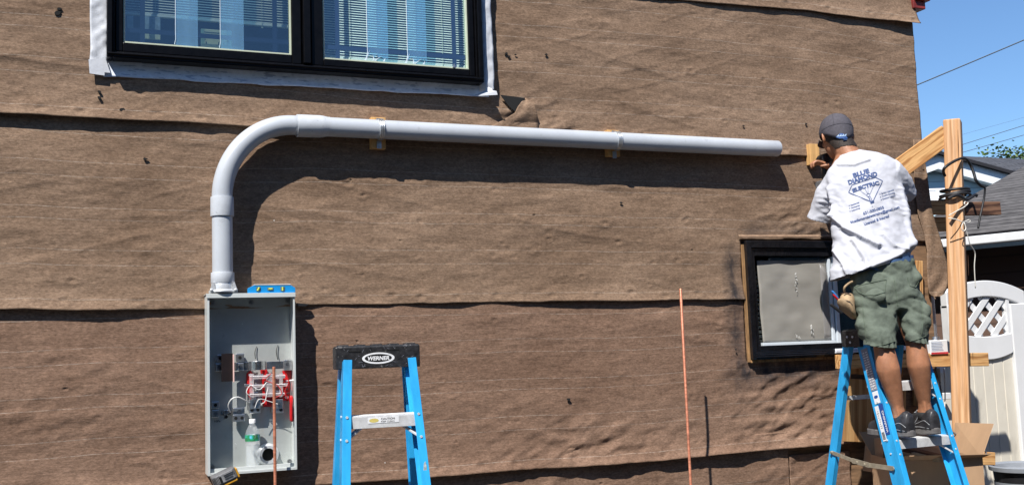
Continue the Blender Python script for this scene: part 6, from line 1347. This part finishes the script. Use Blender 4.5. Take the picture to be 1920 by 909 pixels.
seam([(1701, 520), (1706, 536), (1716, 539), (1722, 528)], 'pocket_flap_seam'); seam([(1728, 566), (1730, 600), (1728, 628)], 'side_seam')
seam([(1629, 650), (1645, 648), (1660, 645), (1678, 639)], 'hem_seam'); seam([(1703, 640), (1720, 636), (1736, 629)], 'hem_seam')
seam([(1566, 522.5), (1590, 517), (1615, 510), (1640, 503), (1665, 496)], 'hem_seam', .0009, .0012, shirt, pm('shirt_seam', (.60, .60, .66), .9), sb)
m = MB(); m.loft([ringp((1596, 512), (1713, 478), 5.15, .118), ringp((1597, 524), (1714, 488), 5.15, .119)], False); m.build('waistband', pm('blue_waistband', (.06, .13, .28), .8), shorts, 2)
# ---- socks and shoes
M_sock = pm('black_sock', (.018, .018, .02), .9, bump=.3, bscale=200); M_shoe = pm('black_leather', (.028, .028, .032), .42, var=.3, scale=25, bump=.3, bscale=50, rvar=.1); M_sole = pm('grey_sole', (.115, .11, .11), .7, var=.15, scale=30, bump=.2); M_pipe = pm('silver_piping', (.35, .36, .38), .4)
def shoe(an, yaw_):
    f = Vector((math.sin(yaw_), math.cos(yaw_), 0)); s2 = Vector((f.y, -f.x, 0)); o0 = Vector((an.x, an.y, feet_z))-f*.005
    def sp(u, v, z): return o0+f*u*1.08+s2*v*1.08+Vector((0, 0, z*1.18))
    def outline(k, z, du=0): 
        pr = [(-.070, .006), (-.064, .024), (-.045, .034), (0, .036), (.05, .037), (.10, .045), (.14, .047), (.175, .040), (.195, .022), (.200, .004)]
        L_ = [(u, v*k) for u, v in pr]+[(u, -v*k*.92) for u, v in pr[::-1]]; return [sp((u-.06)*(1+(k-1)*.35)+.06+du, v, z) for u, v in L_]
    m = MB(); m.loft([outline(.96, .001), outline(1.06, .005), outline(1.02, .017), outline(1.04, .024), outline(1.0, .029)])
    for v in m.bm.verts:
        u = (v.co-o0).dot(f)
        if u < -.02: v.co.z += .004
    sole = ('sole', m)
    m2 = MB(); rings = []
    for u, w_, h_ in ((-.068, .018, .060), (-.060, .030, .078), (-.040, .036, .086), (-.010, .037, .080), (.03, .037, .074), (.07, .039, .066), (.11, .043, .054), (.15, .041, .044), (.18, .030, .034), (.196, .012, .024)):
        rings.append([sp(u, w_*1.0*(abs(math.cos(t))**.8)*(1 if math.cos(t) > 0 else -1), .026+(h_*1.0)*max(0, math.sin(t))**.75 if math.sin(t) > 0 else .026+.004*math.sin(t)) for t in np.linspace(0, 2*math.pi, 24, endpoint=False)])
    m2.loft(rings); up_ = fuse(m2, 'shoe', .004, 3); bm = bmesh.new(); bm.from_mesh(up_)
    bmesh.ops.delete(bm, geom=[v for v in bm.verts if (v.co-sp(-.002, 0, .10)).length < .034 and v.co.z > feet_z+.085], context='VERTS'); bm.to_mesh(up_); bm.free()
    for p in up_.vertices: pass
    sh_ = link('shoe', up_, M_shoe, man, 2); so_ = m.build('sole', M_sole, sh_, True, bevel=.002); bpy.context.view_layer.update(); bv = bvh_of(sh_)
    m = MB()
    for side in (-1, 1):
        for path in ([(-.06, .045), (-.03, .062), (.01, .052), (.05, .040)], [(-.055, .030), (0, .034), (.06, .030), (.12, .026)], [(.02, .072), (.04, .050), (.07, .036)]):
            pts = []
            for u, z in path:
                h = bv.ray_cast(sp(u, side*.2, z+.0), -s2*side)
                if h[0]: pts.append(h[0]+s2*side*.0012)
            if len(pts) > 1: m.tube(smooth_path(pts, 5), .0016, 5)
    for k in range(4): m.tube([sp(.045+.018*k, -.020, .101-.0095*k), sp(.045+.018*k, .0, .1065-.0095*k), sp(.05+.018*k, .020, .101-.0095*k)], .0022, 5)
    m.build('piping', M_pipe, sh_)
    m = MB(); m.loft([[an+Vector((math.cos(t)*r, math.sin(t)*r, z)) for t in np.linspace(0, 2*math.pi, 20, endpoint=False)] for r, z in ((.040, -.045), (.0385, -.025), (.0395, -.008))], False); o = m.build('sock', M_sock, man, 2)
    s_ = o.modifiers.new('t', 'SOLIDIFY'); s_.thickness = .003
shoe(J['anL'], math.radians(-2)); shoe(J['anR'], math.radians(8))
# ---- the driver in his hand
drv = thing('power_driver', 'black power screwdriver held to the pine block beside the head of the man', 'power tool', blk)
m = MB(); m.tube([blk, blk+tool_dir*.09], .003, 8); m.build('bit', M_alu, drv, True)
m = MB(); m.tube([blk+tool_dir*q for q in (.086, .090, .108, .112)], [.007, .011, .013, .012], 14); m.build('chuck', pm('chuck_tan', (.42, .36, .30), .4, metal=.3), drv, True)
m = MB(); m.tube([blk+tool_dir*q for q in (.113, .12, .14, .215, .22)], [.016, .024, .029, .029, .02], 16); gd_ = Vector((0, .0, -1)); g0 = blk+tool_dir*.17
m.tube([g0, g0+gd_*.06+tool_dir*.01, g0+gd_*.12+tool_dir*.015], [.02, .017, .021], 12); m.build('housing', M_rub, drv, 2)
m = MB(); m.box(g0+gd_*.145+tool_dir*.01, (.10, .065, .04)); m.build('battery', MATS['battery_grey'], drv, bevel=.006)
# ---- tool pouch on the left hip
po = thing('tool_pouch', 'tan leather tool pouch with pens hanging at the left hip of the man', 'tool pouch', P(1588, 600, 5.0))
M_lea = pm('tan_leather', (.40, .28, .16), .75, var=.25, scale=18, bump=.5, bscale=50); M_lead = pm('dark_leather', (.10, .06, .035), .8)
def pq(px, py, d): return P(px, py, d)
m = MB(); m.loft([[pq(x, y, d) for x, y, d in r] for r in (
    [(1575, 546, 5.05), (1590, 541, 5.02), (1602, 545, 5.01), (1606, 552, 5.05), (1596, 556, 5.12), (1580, 554, 5.13)],
    [(1568, 562, 5.02), (1585, 560, 4.97), (1600, 566, 4.97), (1605, 572, 5.03), (1593, 574, 5.12), (1574, 570, 5.12)],
    [(1578, 580, 5.00), (1592, 580, 4.96), (1603, 585, 4.97), (1607, 590, 5.03), (1597, 592, 5.10), (1584, 588, 5.10)],
    [(1592, 594, 5.02), (1598, 595, 5.00), (1606, 598, 5.0), (1609, 601, 5.03), (1603, 602, 5.07), (1596, 600, 5.07)])]); pb_ = m.build('main_pocket', M_lea, po, 2); sd_ = pb_.modifiers.new('s', 'SUBSURF'); sd_.levels = 1; sd_.render_levels = 1
m = MB(); m.loft([[pq(x, y, d) for x, y, d in r] for r in (
    [(1560, 560, 5.0), (1572, 548, 4.95), (1588, 556, 4.93), (1591, 566, 4.95), (1580, 570, 5.0), (1571, 568, 5.02)],
    [(1570, 577, 4.98), (1583, 570, 4.93), (1594, 575, 4.92), (1597, 583, 4.95), (1588, 587, 5.0), (1579, 583, 5.0)],
    [(1590, 592, 4.98), (1594, 590, 4.96), (1600, 592, 4.96), (1601, 596, 4.97), (1597, 598, 5.0), (1592, 596, 5.0)])]); o = m.build('front_pocket', M_lea, po, 2); sd_ = o.modifiers.new('s', 'SUBSURF'); sd_.levels = 1; sd_.render_levels = 1
m = MB(); m.tube(smooth_path([pq(1583, 546, 5.0), pq(1584, 538, 4.99), pq(1592, 531, 5.0), pq(1598, 528, 5.02)]), .006, 6); m.build('loop', M_lea, po, 2)
m = MB(); m.tube([pq(1577, 551, 4.99), pq(1584, 549, 4.96), pq(1596, 553, 4.95)], .0035, 6); m.build('pocket_rim', M_lead, po, 2)
for (x0, y0, x1, y1, mt, lab, r) in ((1560, 545, 1571, 558, pm('pen_blue', (.05, .2, .5), .4), 'blue pen sticking out of the top of the tan pouch', .0055), (1562, 552, 1573, 563, M_red, 'red pen tucked below the blue pen in the tan pouch', .005), (1557, 570, 1578, 586, M_rub, 'black tool handle sticking out low from the tan pouch', .008)):
    m = MB(); a, b = pq(x0, y0, 4.97), pq(x1, y1, 4.98); m.tube([a, a.lerp(b, .1), b], [r*.6, r, r], 10); o = m.build('pen' if 'pen s' in lab or 'pen t' in lab else 'pliers', mt, None, True); tag(o, lab, 'pen' if 'pen ' in lab[:9] else 'hand tool')
bpy.context.view_layer.update()
